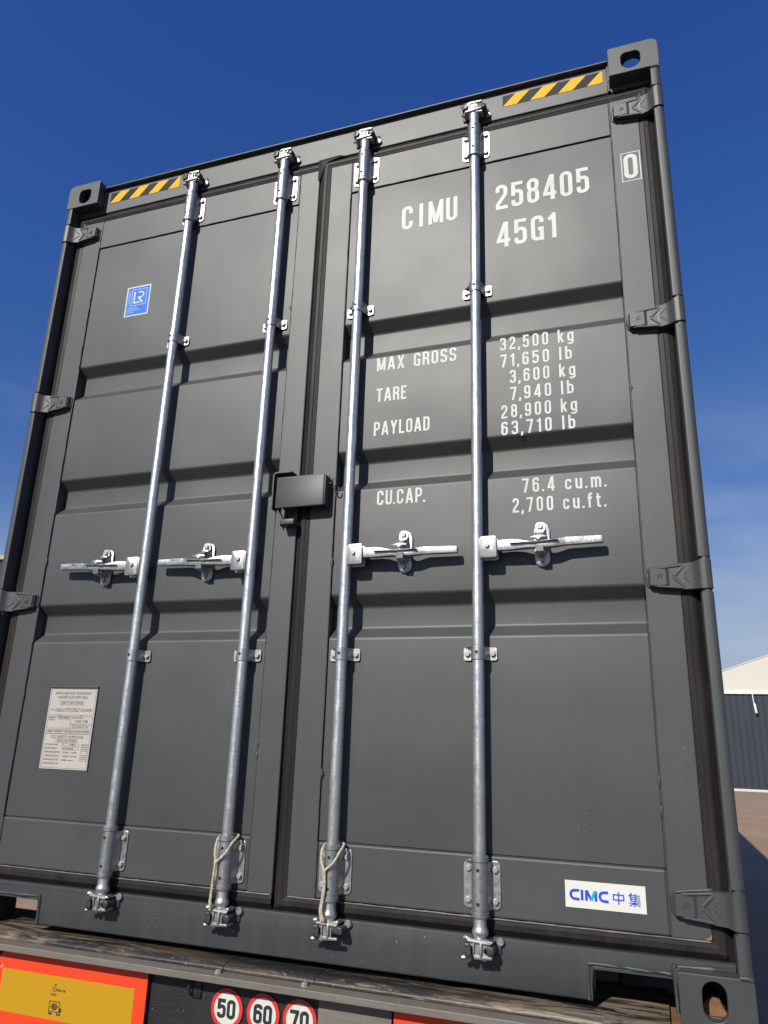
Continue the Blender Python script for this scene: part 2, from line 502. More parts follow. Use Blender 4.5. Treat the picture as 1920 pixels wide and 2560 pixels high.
def ribbon(bm, pts, wdt, y, closed=False):
    """flat stroke of width wdt along 2-D (x,z) points, lying in the plane y"""
    P = [Vector(p) for p in pts]
    Q = [P[0]]
    for p in P[1:]:
        if (p - Q[-1]).length > 1e-7: Q.append(p)
    if closed and (Q[0] - Q[-1]).length < 1e-7: Q.pop()
    n = len(Q); h = wdt / 2
    Lf, Rt = [], []
    for i in range(n):
        ds = []
        if closed or i > 0: ds.append((Q[i] - Q[i - 1]).normalized())
        if closed or i < n - 1: ds.append((Q[(i + 1) % n] - Q[i]).normalized())
        nn = [Vector((-d.y, d.x)) for d in ds]
        if len(nn) == 2:
            m = nn[0] + nn[1]
            if m.length < 1e-6: m = nn[0]
            m.normalize()
            off = m * (h / max(0.35, m.dot(nn[0])))
        else: off = nn[0] * h
        a = Q[i] + off; b = Q[i] - off
        Lf.append(bm.verts.new((a.x, y, a.y))); Rt.append(bm.verts.new((b.x, y, b.y)))
    for i in range(n if closed else n - 1):
        j = (i + 1) % n
        bm.faces.new((Lf[i], Lf[j], Rt[j], Rt[i]))

# ---- condensed stroke lettering: centre lines in a box 0..w x 0..1
def glyphs():
    w, s = 0.42, 0.145
    h = s / 2
    l, r, b, t = h, w - h, h, 1 - h
    R = 0.135
    wm = 0.52
    xh = 0.72
    g = {}
    # each: (width, [ (points, radii, closed) ])
    def P(pts, rad=0, closed=False): return (pts, rad, closed)
    g['0'] = g['O'] = (w, [P([(l, b), (r, b), (r, t), (l, t)], R, True)])
    g['1'] = (0.27, [P([(0.195, 0), (0.195, 1)]), P([(0.02, 0.77), (0.10, 0.80), (0.14, 0.90)], [0, .05, 0])])
    g['2'] = (w, [P([(l, 0.70), (l, t), (r, t), (r, 0.60), (l, 0.20), (l, b), (w, b)], [0, R, R, 0.12, 0.05, 0.0, 0])])
    g['3'] = (w, [P([(l, 0.73), (l, t), (r, t), (r, 0.53), (0.14, 0.53)], [0, R, R, .1, 0]),
                  P([(0.16, 0.53), (r, 0.53), (r, b), (l, b), (l, 0.27)], [0, .1, R, R, 0])])
    g['4'] = (0.45, [P([(0.32, 0), (0.32, 1)]), P([(0.30, 0.97), (0.065, 0.27)]), P([(0.0, 0.245), (0.45, 0.245)])])
    g['5'] = (w, [P([(w - 0.02, t), (l + 0.005, t), (l + 0.005, 0.44)]),
                  P([(l, 0.52), (l + .02, 0.61), (r, 0.61), (r, b), (l, b), (l, 0.27)], [0, .07, R, R, R, 0])])
    g['6'] = (w, [P([(l, b), (r, b), (r, 0.59), (l, 0.59)], R, True), P([(l, 0.4), (l, t), (r, t), (r, 0.75)], [0, R, R, 0])])
    g['9'] = (w, [P([(l, 0.41), (r, 0.41), (r, t), (l, t)], R, True), P([(r, 0.6), (r, b), (l, b), (l, 0.25)], [0, R, R, 0])])
    g['7'] = (w, [P([(0, t), (r + 0.01, t), (r, 0.84), (0.17, 0.0)], [0, 0, .1, 0])])
    g['8'] = (w, [P([(l + .005, 0.53), (r - .005, 0.53), (r - .005, t), (l + .005, t)], R, True), P([(l, b), (r, b), (r, 0.53), (l, 0.53)], R, True)])
    g['C'] = (w, [P([(r, 0.66), (r, t), (l, t), (l, b), (r, b), (r, 0.34)], [0, R, R, R, R, 0])])
    g['G'] = (w, [P([(r, 0.70), (r, t), (l, t), (l, b), (r, b), (r, 0.30)], [0, R, R, R, R, 0]), P([(0.23, 0.46), (r, 0.46), (r, 0.0)])])
    g['I'] = (s, [P([(h, 0), (h, 1)])])
    g['M'] = (0.56, [P([(h, 0), (h, 1)]), P([(0.56 - h, 0), (0.56 - h, 1)]), P([(h, 0.99), (0.28, 0.06)]), P([(0.56 - h, 0.99), (0.28, 0.06)])])
    g['U'] = (w, [P([(l, 1), (l, b), (r, b), (r, 1)], [0, R, R, 0])])
    g['A'] = (0.48, [P([(0.065, 0), (0.225, 1)]), P([(0.415, 0), (0.255, 1)]), P([(0.11, 0.27), (0.37, 0.27)])])
    g['X'] = (0.46, [P([(0.07, 0), (0.39, 1)]), P([(0.39, 0), (0.07, 1)])])
    g['R'] = (w, [P([(l, 0), (l, 1)]), P([(l, t), (r, t), (r, 0.50), (l, 0.50)], [0, R, R, 0]), P([(0.19, 0.5), (r, 0.42), (r + .01, 0)], [0, .12, 0])])
    g['P'] = (w, [P([(l, 0), (l, 1)]), P([(l, t), (r, t), (r, 0.46), (l, 0.46)], [0, R, R, 0])])
    g['S'] = (w, [P([(r, 0.72), (r, t), (l, t), (l, 0.56), (r, 0.44), (r, b), (l, b), (l, 0.28)], [0, R, R, .12, .12, R, R, 0])])
    g['T'] = (w, [P([(0, t), (w, t)]), P([(w / 2, 0), (w / 2, 1)])])
    g['E'] = (0.36, [P([(0.36, t), (l, t), (l, b), (0.36, b)]), P([(l, 0.51), (0.32, 0.51)])])
    g['Y'] = (0.46, [P([(0.07, 1), (0.23, 0.44)]), P([(0.39, 1), (0.23, 0.44)]), P([(0.23, 0), (0.23, 0.48)])])
    g['L'] = (0.36, [P([(l, 1), (l, b), (0.36, b)])])
    g['D'] = (w, [P([(l, t), (r, t), (r, b), (l, b)], [0, R, R, 0], True)])
    g['k'] = (0.40, [P([(l, 0), (l, 1)]), P([(0.34, xh), (0.09, 0.30)]), P([(0.17, 0.40), (0.35, 0)])])
    g['g'] = (w, [P([(l, b + .02), (r, b + .02), (r, xh - h), (l, xh - h)], R, True), P([(r, xh), (r, -0.21 + h), (l, -0.21 + h), (l, -0.06)], [0, R, R, 0])])
    g['l'] = (s, [P([(h, 0), (h, 1)])])
    g['b'] = (w, [P([(l, 0), (l, 1)]), P([(l, b), (r, b), (r, xh - h), (l, xh - h)], R, True)])
    g['c'] = (w - .02, [P([(r - .02, 0.48), (r - .02, xh - h), (l, xh - h), (l, b), (r - .02, b), (r - .02, 0.25)], [0, R, R, R, R, 0])])
    g['u'] = (w, [P([(l, xh), (l, b), (r, b)], [0, R, 0]), P([(r, xh), (r, 0)])])
    g['m'] = (0.62, [P([(h, 0), (h, xh)]), P([(h, xh - h), (0.31, xh - h), (0.31, 0)], [0, R, 0]), P([(0.31, xh - h), (0.62 - h, xh - h), (0.62 - h, 0)], [0, R, 0])])
    g['f'] = (0.30, [P([(0.11, 0), (0.11, 1 - h), (0.30, 1 - h)], [0, .1, 0]), P([(0.0, 0.66), (0.28, 0.66)])])
    g['t'] = (0.30, [P([(0.11, 0.92), (0.11, h), (0.29, h)], [0, .1, 0]), P([(0.0, 0.66), (0.28, 0.66)])])
    g['.'] = (s, [P([(h, 0), (h, s)])])
    g[','] = (s, [P([(h + .02, s), (h - .02, -0.13)])])
    return g
GL = glyphs()

def stroke_text(bm, text, x0, x1, z, hgt, y, gap=0.21, space=0.47, stroke=0.136, xs=None, word=None):
    """lettering between x0 and x1 on base line z"""
    pos, x, wi = [], 0.0, 0
    for ch in text:
        if ch == ' ':
            x += space - gap; wi += 1; continue
        if ch in '.,': x -= 0.07
        wd = GL[ch][0]
        pos.append((ch, x, wi)); x += wd + gap
        if ch in '.,': x -= 0.03
    total = x - gap
    k = (x1 - x0) / total if x1 else hgt
    lay = 0
    for i, (ch, px, wi) in enumerate(pos):
        if word is not None and wi != word: continue
        bx = xs[i] if xs else x0 + px * k
        for pts, rad, closed in GL[ch][1]:
            pp = fillet(pts, rad, 5, closed)
            q = [(bx + (a * k), z + b * hgt) for a, b in pp]
            ribbon(bm, q, stroke * (hgt + k) / 2, y - 0.00012 * (lay % 4), closed); lay += 1

def font_text(text, size, depth=0.0):
    c = bpy.data.curves.new('text', 'FONT')
    c.body = text; c.size = size; c.extrude = depth
    c.align_x = 'CENTER'; c.align_y = 'CENTER'
    o = bpy.data.objects.new('text', c)
    col.objects.link(o)
    dg = bpy.context.evaluated_depsgraph_get()
    me = bpy.data.meshes.new_from_object(o.evaluated_get(dg))
    bpy.data.objects.remove(o); bpy.data.curves.remove(c)
    return me

def add_text(bm, text, cx, cz, size, y, width=None, rot=0.0, depth=0.0, bold=0.0):
    me = font_text(text, size, depth)
    xs = [v.co.x for v in me.vertices]
    k = 1.0
    if width and xs: k = width / max(1e-6, max(xs) - min(xs))
    mid = (max(xs) + min(xs)) / 2 if xs else 0
    idx = []
    for v in me.vertices:
        a, b = (v.co.x - mid) * k, v.co.y
        a, b = a * math.cos(rot) - b * math.sin(rot), a * math.sin(rot) + b * math.cos(rot)
        idx.append(bm.verts.new((cx + a, y - v.co.z, cz + b)))
    for p in me.polygons:
        try: bm.faces.new([idx[i] for i in p.vertices])
        except ValueError: pass
    bpy.data.meshes.remove(me)

def rect_bm(bm, x0, x1, z0, z1, y, th=0.0008):
    box(bm, x0, x1, y, y + th, z0, z1)

def rrect(x0, x1, z0, z1, r, seg=5):
    rr = r if isinstance(r, (list, tuple)) else [r] * 4
    return fillet([(x0, z0), (x1, z0), (x1, z1), (x0, z1)], rr, seg, True)

# ------------------------------------------------------------------ ground and far buildings
bm = bmesh.new()
bmesh.ops.create_grid(bm, x_segments=2, y_segments=2, size=900)
g = finish('ground', bm, M['ground']); g['kind'] = 'structure'

def hall(name, loc, x0, x1, yd, eave, ridge, label, group=None):
    """clear-span hall: navy ribbed walls below, white sheet gable above; front wall on local y=0"""
    root = empty(name, loc, label, 'warehouse')
    # ribbed cladding, one sheet per metre of the front
    nsh = int(round((x1 - x0) / 1.12))
    wd = (x1 - x0) / nsh
    pr = []
    for k in range(4):
        a = k * wd / 4
        pr += [(a, 0), (a + 0.19, 0), (a + 0.205, 0.035), (a + 0.265, 0.035)]
    pr += [(wd - 0.002, 0.0)]
    bm = bmesh.new()
    lo = [bm.verts.new((p[0], p[1], 0.10)) for p in pr]
    hi = [bm.verts.new((p[0], p[1], eave - 0.14)) for p in pr]
    for i in range(len(pr) - 1): bm.faces.new((lo[i], lo[i + 1], hi[i + 1], hi[i]))
    first = finish('cladding_sheet', bm, M['navy'], root)
    first.location = (x0, 0, 0)
    for k in range(1, nsh): copy_obj(first, (x0 + k * wd, 0, 0), root)
    bm = bmesh.new()
    xm = (x0 + x1) / 2
    prism(bm, [(x0, eave), (x1, eave), (xm, ridge)], 0.0, 0.06, 'y')
    finish('gable_sheet', bm, M['white_sheet'], root)
    bm = bmesh.new()
    ov = 0.25
    sl = (ridge - eave) / (xm - x0)
    for s in (-1, 1):
        xe = xm + s * (xm - x0 + ov)
        ze = eave - sl * ov
        pts = [(xe, ze + 0.02), (xm, ridge + 0.02), (xm, ridge + 0.07), (xe, ze + 0.07)]
        prism(bm, pts, -0.004, yd, 'y')
    finish('roof', bm, M['white_sheet'], root)
    bm = bmesh.new()
    box(bm, x0, x1, -0.09, 0.0, eave - 0.14, eave, 0.01)
    finish('eaves_trim', bm, M['white_trim'], root)
    bm = bmesh.new()
    box(bm, x0 - 0.05, x1 + 0.05, -0.12, 0.05, 0.0, 0.10)
    finish('kerb', bm, M['white_sheet'], root)
    for x in (x0, x1 - 0.06):
        bm = bmesh.new(); box(bm, x, x + 0.06, 0.05, yd - 0.02, 0, eave - 0.02)
        finish('side_wall', bm, M['navy'], root)
    bm = bmesh.new()
    box(bm, x0 + 0.06, x1 - 0.06, yd - 0.08, yd - 0.02, 0, eave - 0.02)
    finish('rear_wall', bm, M['navy'], root)
    return root

wh = hall('warehouse', (0, 36.9, 0), 2.03, 22.0, 45, 4.42, 7.95, 'warehouse with white sheet gable above navy ribbed walls')
bm = bmesh.new()
tube(bm, [(5.72, -0.10, 4.28), (5.72, -0.14, 4.05), (5.74, -0.15, 3.86)], 0.022)
tube(bm, [(5.74, -0.15, 3.88), (5.76, -0.16, 3.80), (5.80, -0.16, 3.42)], [0.03, 0.055, 0.05])
finish('pipe', bm, M['white_trim'], wh, 40)

lb = empty('storage_building', (-17.4, 15.5, 0), 'distant grey building with pale yellow roof edge, mostly hidden by the container', 'building')
bm = bmesh.new(); box(bm, -22, 3.0, -0.7, 20, 0, 6.615); finish('wall', bm, M['navy'], lb)
bm = bmesh.new(); box(bm, -22.1, 3.1, -0.8, 20.1, 6.62, 6.75, 0.02); finish('roof_edge', bm, M['yellow_trim'], lb)
bm = bmesh.new(); box(bm, -4, 0.5, -0.76, -0.70, 0.0, 4.2, 0.01); finish('door', bm, M['dirty_ledge'], lb)

# ------------------------------------------------------------------ the shipping container
ct = empty('shipping_container', (0, 0, H), 'dark grey high cube shipping container with closed double doors, standing on a trailer', 'shipping container')
LEN = 12.192

# corner castings: hollow blocks with an oval hole in the end face and in the top
def ray_poly(poly, c, ang):
    d = Vector((math.cos(ang), math.sin(ang)))
    best = None
    n = len(poly)
    for i in range(n):
        a = Vector(poly[i]) - c; b = Vector(poly[(i + 1) % n]) - c
        e = b - a
        den = d.x * e.y - d.y * e.x
        if abs(den) < 1e-12: continue
        tt = (a.x * e.y - a.y * e.x) / den
        u = (a.x * d.y - a.y * d.x) / den
        if tt > 0 and -1e-9 <= u <= 1 + 1e-9 and (best is None or tt > best): best = tt
    return c + d * best

def holed_plate(bm, outer, hole, a0, a1, axis):
    cx = sum(p[0] for p in hole) / len(hole); cz = sum(p[1] for p in hole) / len(hole)
    c = Vector((cx, cz))
    angs = sorted({round(2 * PI * i / 72, 6) for i in range(72)} | {round(math.atan2(p[1] - cz, p[0] - cx) % (2 * PI), 6) for p in outer})
    def mk(p, a):
        return (p[0], a, p[1]) if axis == 'y' else (p[0], p[1], a)
    rows = []
    for q in angs:
        o = ray_poly(outer, c, q); h = ray_poly(hole, c, q)
        rows.append([bm.verts.new(mk(o, a0)), bm.verts.new(mk(h, a0)), bm.verts.new(mk(h, a1)), bm.verts.new(mk(o, a1))])
    for i in range(len(rows)):
        a, b = rows[i], rows[(i + 1) % len(rows)]
        for k in range(4):
            kk = (k + 1) % 4
            bm.faces.new((a[k], b[k], b[kk], a[kk]))

def stadium(cx, cz, w, h, n=12):
    r = w / 2
    if h >= w:
        pts = [(cx + r * math.cos(PI * i / n), cz + h / 2 - r + r * math.sin(PI * i / n)) for i in range(n + 1)]
        pts += [(cx + r * math.cos(PI + PI * i / n), cz - h / 2 + r + r * math.sin(PI + PI * i / n)) for i in range(n + 1)]
    else:
        r = h / 2
        pts = [(cx + w / 2 - r + r * math.cos(-PI / 2 + PI * i / n), cz + r * math.sin(-PI / 2 + PI * i / n)) for i in range(n + 1)]
        pts += [(cx - w / 2 + r + r * math.cos(PI / 2 + PI * i / n), cz + r * math.sin(PI / 2 + PI * i / n)) for i in range(n + 1)]
    return pts

def casting(sx, top, y0):
    """sx = side (+1 right), top True for a roof corner; y0 = face of the casting nearest the doors"""
    bm = bmesh.new()
    xa, xb = 1.057, 1.219
    za, zb = (2.778, 2.896) if top else (0.0, 0.112)
    th = 0.028
    ro = 0.026
    rad = [0.004, 0.004, ro, 0.006] if top else [0.006, 0.02, 0.010, 0.006]
    out = rrect(xa, xb, za, zb, rad)
    if top: hole = rrect(1.0985, 1.1610, 2.793, 2.862, [0.031, 0.031, 0.018, 0.018], 7)
    else: hole = stadium(1.1325, 0.060, 0.053, 0.082)
    holed_plate(bm, out, hole, y0 + 0.0, y0 + th, 'y')
    lid = [(xa, y0 + th), (xb, y0 + th), (xb, y0 + 0.178), (xa, y0 + 0.178)]
    slot = stadium(0, 0, 0.064, 0.118)
    slot = [(p[0] + 1.134, p[1] + y0 + 0.098) for p in slot]
    if top:
        ins = 0.024
        lid2 = [(xa, y0 + th), (xb - ins, y0 + th), (xb - ins, y0 + 0.178), (xa, y0 + 0.178)]
        holed_plate(bm, lid2, slot, zb - 0.028, zb, 'z')
        box(bm, xa, xb, y0 + th, y0 + 0.178, za, za + 0.012)
    else:
        holed_plate(bm, lid, slot, za, za + 0.022, 'z')
        box(bm, xa, xb, y0 + th, y0 + 0.178, zb - 0.012, zb, 0)
    z2 = (za + 0.012, zb - 0.028) if top else (za + 0.022, zb - 0.012)
    box(bm, xa, xa + 0.014, y0 + th, y0 + 0.178, *z2)
    box(bm, xb - 0.024, xb - 0.002, y0 + th, y0 + 0.178, *(z2 if not top else (z2[0], zb - 0.024)))
    box(bm, xa + 0.014, xb - 0.024, y0 + 0.166, y0 + 0.178, *z2)
    if sx < 0:
        for v in bm.verts: v.co.x *= -1
    o = finish('corner_casting', bm, M['cast_paint'], ct)
    bv = o.modifiers.new('edges', 'BEVEL'); bv.width = 0.003; bv.segments = 2; bv.limit_method = 'ANGLE'; bv.angle_limit = math.radians(50)
    return o
for sx in (-1, 1):
    for top in (True, False):
        casting(sx, top, 0.0)
        casting(sx, top, LEN - 0.178)

# rear corner posts: rounded front lip, interrupted at every hinge barrel
HZ = [(2.653, 0.040), (1.852, 0.039), (1.052, 0.039), (0.247, 0.039)]
for sx in (-1, 1):
    bm = bmesh.new()
    edges = [0.113]
    for z, h in sorted(HZ): edges += [z - h - 0.009, z + h + 0.009]
    edges.append(2.777)
    lip = fillet([(1.188, 0.045), (1.188, 0.003), (1.219, 0.003), (1.219, 0.045)], [0, 0.004, 0.016, 0], 6)
    for a, b in zip(edges[0::2], edges[1::2]):
        prism(bm, [(sx * x, y) for x, y in lip], a, b, 'z')
    prism(bm, [(sx * 1.188, 0.046), (sx * 1.219, 0.046), (sx * 1.219, 0.178), (sx * 1.06, 0.178), (sx * 1.06, 0.105), (sx * 1.188, 0.105)], 0.113, 2.777, 'z')
    finish('corner_post', bm, M['frame_paint'], ct, 40)
    # lugs between lip and barrel
    for z, h in HZ:
        bm = bmesh.new()
        lathe(bm, [(z - h - 0.012, 0.0130), (z + h + 0.012, 0.0130)], sx * 1.2035, 0.018, 'z', 16)
        finish('hinge_pin', bm, M['frame_paint'], ct, 40)
    # front end post
    bm = bmesh.new()
    box(bm, *(sorted((sx * 1.06, sx * 1.219))), LEN - 0.17, LEN - 0.01, 0.113, 2.777, 0.006)
    finish('corner_post', bm, M['frame_paint'], ct)

# header with rain gutter
bm = bmesh.new()
box(bm, -1.0555, 1.0555, 0.048, 0.12, 2.7565, 2.874, 0.003)
box(bm, -1.187, -1.0575, 0.048, 0.10, 2.7565, 2.777)
box(bm, 1.0575, 1.187, 0.048, 0.10, 2.7565, 2.777)
hd = finish('header_beam', bm, M['frame_paint'], ct)
bm = bmesh.new()
box(bm, -1.0555, 1.0555, 0.030, 0.125, 2.8745, 2.8805, 0.0015)
finish('rain_gutter', bm, M['frame_paint'], ct)
bm = bmesh.new()
for sx in (-1, 1):
    pts = [(sx * 1.054, 0.046, 2.757 + 0.012 * i) for i in range(10)]
    tube(bm, [(p[0] + random.uniform(-.0012, .0012), p[1], p[2]) for p in pts], [random.uniform(.004, .0065) for _ in pts], 8)
finish('weld_bead', bm, M['frame_paint'], ct, 60)['kind'] = 'stuff'

# sill with two recesses next to the castings
NOT = [(-1.187, 0.1295), (1.187, 0.1295), (1.187, 0.1135), (1.0555, 0.1135), (1.0555, 0.090), (0.8585, 0.090), (0.8585, 0.016),
       (-0.8485, 0.016), (-0.8485, 0.090), (-1.0555, 0.090), (-1.0555, 0.1135), (-1.187, 0.1135)]
bm = bmesh.new()
prism(bm, fillet(NOT, [0, 0, 0, 0, 0, 0.012, 0.002, 0.002, 0.012, 0, 0, 0], 4, True), 0.048, 0.150, 'y', 0.003)
sill = finish('sill_beam', bm, M['sill_paint'], ct, 35)
for x0, x1, u0, u1 in ((0.850, 0.859, 0.8595, 1.054), (-0.849, -0.840, -1.054, -0.8495)):
    bm = bmesh.new()
    box(bm, x0, x1, 0.0475, 0.16, 0.0155, 0.0918, 0.001)
    finish('recess_cheek', bm, M['sill_paint'], ct)
    bm = bmesh.new()
    box(bm, u0, u1, 0.0465, 0.20, 0.084, 0.0915, 0.001)
    finish('recess_top', bm, M['sill_paint'], ct)
bm = bmesh.new()
def bead(bm, a, b, r, n=None, jit=0.001):
    a, b = Vector(a), Vector(b)
    n = n or max(3, int((b - a).length / 0.018))
    pts = [a.lerp(b, i / n) + Vector((random.uniform(-jit, jit), 0, random.uniform(-jit, jit))) for i in range(n + 1)]
    tube(bm, pts, [r * random.uniform(0.75, 1.25) for _ in pts], 6)
bead(bm, (0.851, 0.048, 0.018), (0.851, 0.048, 0.096), 0.0045)
bead(bm, (0.851, 0.048, 0.096), (1.046, 0.048, 0.094), 0.0055)
bead(bm, (1.046, 0.046, 0.094), (1.053, 0.040, 0.118), 0.006)
bead(bm, (-0.841, 0.048, 0.018), (-0.841, 0.048, 0.096), 0.0045)
bead(bm, (-0.841, 0.048, 0.096), (-1.046, 0.048, 0.094), 0.0055)
bead(bm, (1.055, 0.046, 0.112), (1.185, 0.046, 0.116), 0.006)
bead(bm, (1.053, 0.040, 0.112), (1.052, 0.030, 0.020), 0.006)
bead(bm, (1.190, 0.004, 0.113), (1.217, 0.004, 0.113), 0.006)
bead(bm, (1.190, 0.004, 2.777), (1.217, 0.004, 2.777), 0.005)
finish('weld_bead', bm, M['sill_paint'], ct, 60)['kind'] = 'stuff'

# body behind the doors: corrugated sides, roof, front wall, floor
def corrug(n, pitch, depth):
    out = []
    for i in range(n):
        a = i * pitch
        out += [(a, 0), (a + pitch * 0.26, 0), (a + pitch * 0.5, depth), (a + pitch * 0.76, depth)]
    return out
for sx in (-1, 1):
    bm = bmesh.new()
    n = 42; pit = (LEN - 0.36) / n
    pr = corrug(n, pit, 0.036) + [(n * pit, 0)]
    lo = [bm.verts.new((sx * (1.215 - d), 0.18 + a, 0.16)) for a, d in pr]
    hi = [bm.verts.new((sx * (1.215 - d), 0.18 + a, 2.83)) for a, d in pr]
    for i in range(len(pr) - 1): bm.faces.new((lo[i], lo[i + 1], hi[i + 1], hi[i]))
    finish('side_wall', bm, M['paint'], ct)
    bm = bmesh.new()
    box(bm, *sorted((sx * 1.165, sx * 1.217)), 0.18, LEN - 0.18, 0.03, 0.158, 0.004)
    finish('side_rail', bm, M['frame_paint'], ct)
    bm = bmesh.new()
    box(bm, *sorted((sx * 1.165, sx * 1.217)), 0.18, LEN - 0.18, 2.832, 2.884, 0.004)
    finish('side_rail', bm, M['frame_paint'], ct)
bm = bmesh.new()
box(bm, -1.164, 1.164, 0.127, LEN - 0.10, 2.852, 2.866)
finish('roof_panel', bm, M['paint'], ct)
bm = bmesh.new()
box(bm, -1.055, 1.055, LEN - 0.09, LEN - 0.05, 0.12, 2.85)
finish('front_wall', bm, M['paint'], ct)
bm = bmesh.new()
box(bm, -1.164, 1.164, 0.19, LEN - 0.12, 0.165, 0.19)
finish('floor_panel', bm, M['dark_inside'], ct)
bm = bmesh.new(); box(bm, -1.160, 1.160, 0, 0.05, 0.06, 0.164)
fb = finish('floor_beam', bm, M['dark_inside'], ct); fb.location = (0, 0.42, 0)
for k in range(1, 26): copy_obj(fb, (0, 0.42 + k * 0.45, 0), ct)

# ------------------------------------------------------------------ doors
YF = 0.050                    # face of the door frames
YP = 0.0550                   # face of the door sheet
GRO = [(2.010, 1.865), (1.524, 1.386), (1.038, 0.903)]
DZ0, DZ1 = 0.172, 2.718
RB, RT = 0.321, 2.579         # bottom and top rail edges
def door_profile():
    pts = [(RT, YP + 0.0035), (RT - 0.0022, YP + 0.003), (RT - 0.0035, YP)]
    for a, b in GRO:
        pts += [(a, YP), (a - 0.034, YP + 0.036), (b + 0.034, YP + 0.036), (b, YP)]
    pts += [(RB + 0.0035, YP), (RB + 0.0022, YP + 0.003), (RB, YP + 0.0035)]
    return fillet(pts, [0, 0.001, 0.001] + [0.014] * 12 + [0.001, 0.001, 0], 6)
def build_door(sx):
    """sx +1: right-hand leaf, -1: left-hand leaf"""
    xo, xi = sx * 1.1415, (0.0205 if sx > 0 else -0.0265)
    so, si = sx * 1.0500, sx * 0.1085
    bm = bmesh.new()
    box(bm, *sorted((xo, so)), YF, 0.104, DZ0, DZ1, 0.003)
    box(bm, *sorted((si, xi)), YF, 0.104, DZ0, DZ1, 0.003)
    a, b = sorted((si, so))
    box(bm, a + 0.001, b - 0.001, YF + 0.0008, 0.10, RT, DZ1 - 0.0005, 0.003)
    box(bm, a + 0.001, b - 0.001, YF + 0.0008, 0.10, DZ0 + 0.0005, RB, 0.006, 3)
    d = finish('door', bm, M['frame_paint'], ct)
    d['label'] = 'right-hand door leaf' if sx > 0 else 'left-hand door leaf'
    # sheet pressed with three horizontal channels
    bm = bmesh.new()
    pr = door_profile()
    NX = 8
    cols = [(a, 0.0035), (a + 0.0018, 0.003)] + [(a + 0.0028 + (b - a - 0.0056) * i / NX, 0.0) for i in range(NX + 1)] + [(b - 0.0018, 0.003), (b, 0.0035)]
    rows = [[bm.verts.new((x, y + dy, z)) for x, dy in cols] for z, y in pr]
    for r0, r1 in zip(rows, rows[1:]):
        for i in range(len(cols) - 1): bm.faces.new((r0[i], r0[i + 1], r1[i + 1], r1[i]))
    bk = [[bm.verts.new((a + 0.0026 + (b - a - 0.0052) * i / NX, y + 0.0075, z)) for i in (0, NX)] for z, y in pr]
    for r0, r1 in zip(bk, bk[1:]): bm.faces.new((r0[0], r1[0], r1[1], r0[1]))
    finish('door_sheet', bm, M['paint'], d, 40)
    # weld seams round the sheet
    bm = bmesh.new()
    for xs in (a, b):
        cuts = [RT]
        for g0, g1 in GRO: cuts += [g0 - 0.006, g1 + 0.006]
        cuts.append(RB)
        for z1, z0 in zip(cuts[0::2], cuts[1::2]): bead(bm, (xs + (0.0014 if xs > (a + b) / 2 else -0.0014), YF + 0.0006, z0), (xs + (0.0014 if xs > (a + b) / 2 else -0.0014), YF + 0.0006, z1), 0.0018, None, 0.0006)
        bead(bm, (xs, YF + 0.001, RT), (xs, YF + 0.001, DZ1 - 0.004), 0.0022, None, 0.0005)
        bead(bm, (xs, YF + 0.001, DZ0 + 0.004), (xs, YF + 0.001, RB), 0.0022, None, 0.0005)
    for zz in (RT + 0.0012,): bead(bm, (a, YF + 0.0008, zz), (b, YF + 0.0008, zz), 0.0018, None, 0.0006)
    for _ in range(7):
        xs = random.choice((a, b)); z = random.uniform(0.4, 2.5)
        if any(g1 - .03 < z < g0 + .03 for g0, g1 in GRO): continue
        tube(bm, [(xs, YF + 0.002, z), (xs + random.uniform(-.004, .004), YF + 0.001, z + 0.012), (xs, YF + 0.002, z + 0.026)], [0.003, 0.0055, 0.003], 7)
    finish('weld_bead', bm, M['frame_paint'], d, 60)['kind'] = 'stuff'
    # rubber gasket
    prof = [(0.0005, 0.070), (0.0005, 0.0512), (0.0128, 0.0485), (0.0142, 0.0475), (0.0160, 0.0480), (0.0265, 0.0478), (0.0280, 0.0487), (0.0456, 0.0650), (0.0456, 0.072)]
    bm = bmesh.new()
    lx, rx = sorted((xo, xi))
    fl, fr = (1, 1) if sx > 0 else (1, 0)
    loops = []
    for o_, y in prof:
        yt = 0.0540 if abs(y - 0.0650) < 1e-6 else y          # the upper lip bears on the header
        loops.append([bm.verts.new((lx - o_ * fl, y, DZ0 - o_ * 0.92)), bm.verts.new((rx + o_ * fr, y, DZ0 - o_ * 0.92)),
                      bm.verts.new((rx + o_ * fr, yt, DZ1 + o_ * 0.84)), bm.verts.new((lx - o_ * fl, yt, DZ1 + o_ * 0.84))])
    for l0, l1 in zip(loops, loops[1:]):
        for i in range(4):
            if fr == 0 and i == 1: continue
            j = (i + 1) % 4
            bm.faces.new((l0[i], l0[j], l1[j], l1[i]))
    finish('gasket', bm, M['rubber'], d)
    bm = bmesh.new()
    bead(bm, (lx + 0.004, 0.0498, DZ0 - 0.0012), (rx - 0.004, 0.0498, DZ0 - 0.0012), 0.0021, 60, 0.0004)
    finish('gasket_lip_highlight', bm, M['dirty_ledge'], d, 60)['kind'] = 'stuff'  # pale material stands in for the highlight along the dusty lip
    if sx > 0:
        bm = bmesh.new()
        prism(bm, [(1.124, 0.1742), (1.131, 0.1738), (1.1385, 0.1755), (1.1404, 0.181), (1.1402, 0.191), (1.1385, 0.186), (1.135, 0.180), (1.129, 0.1772)], 0.0494, 0.0502, 'y')
        finish('rust_patch', bm, M['rusty'], d, 60)['kind'] = 'stuff'
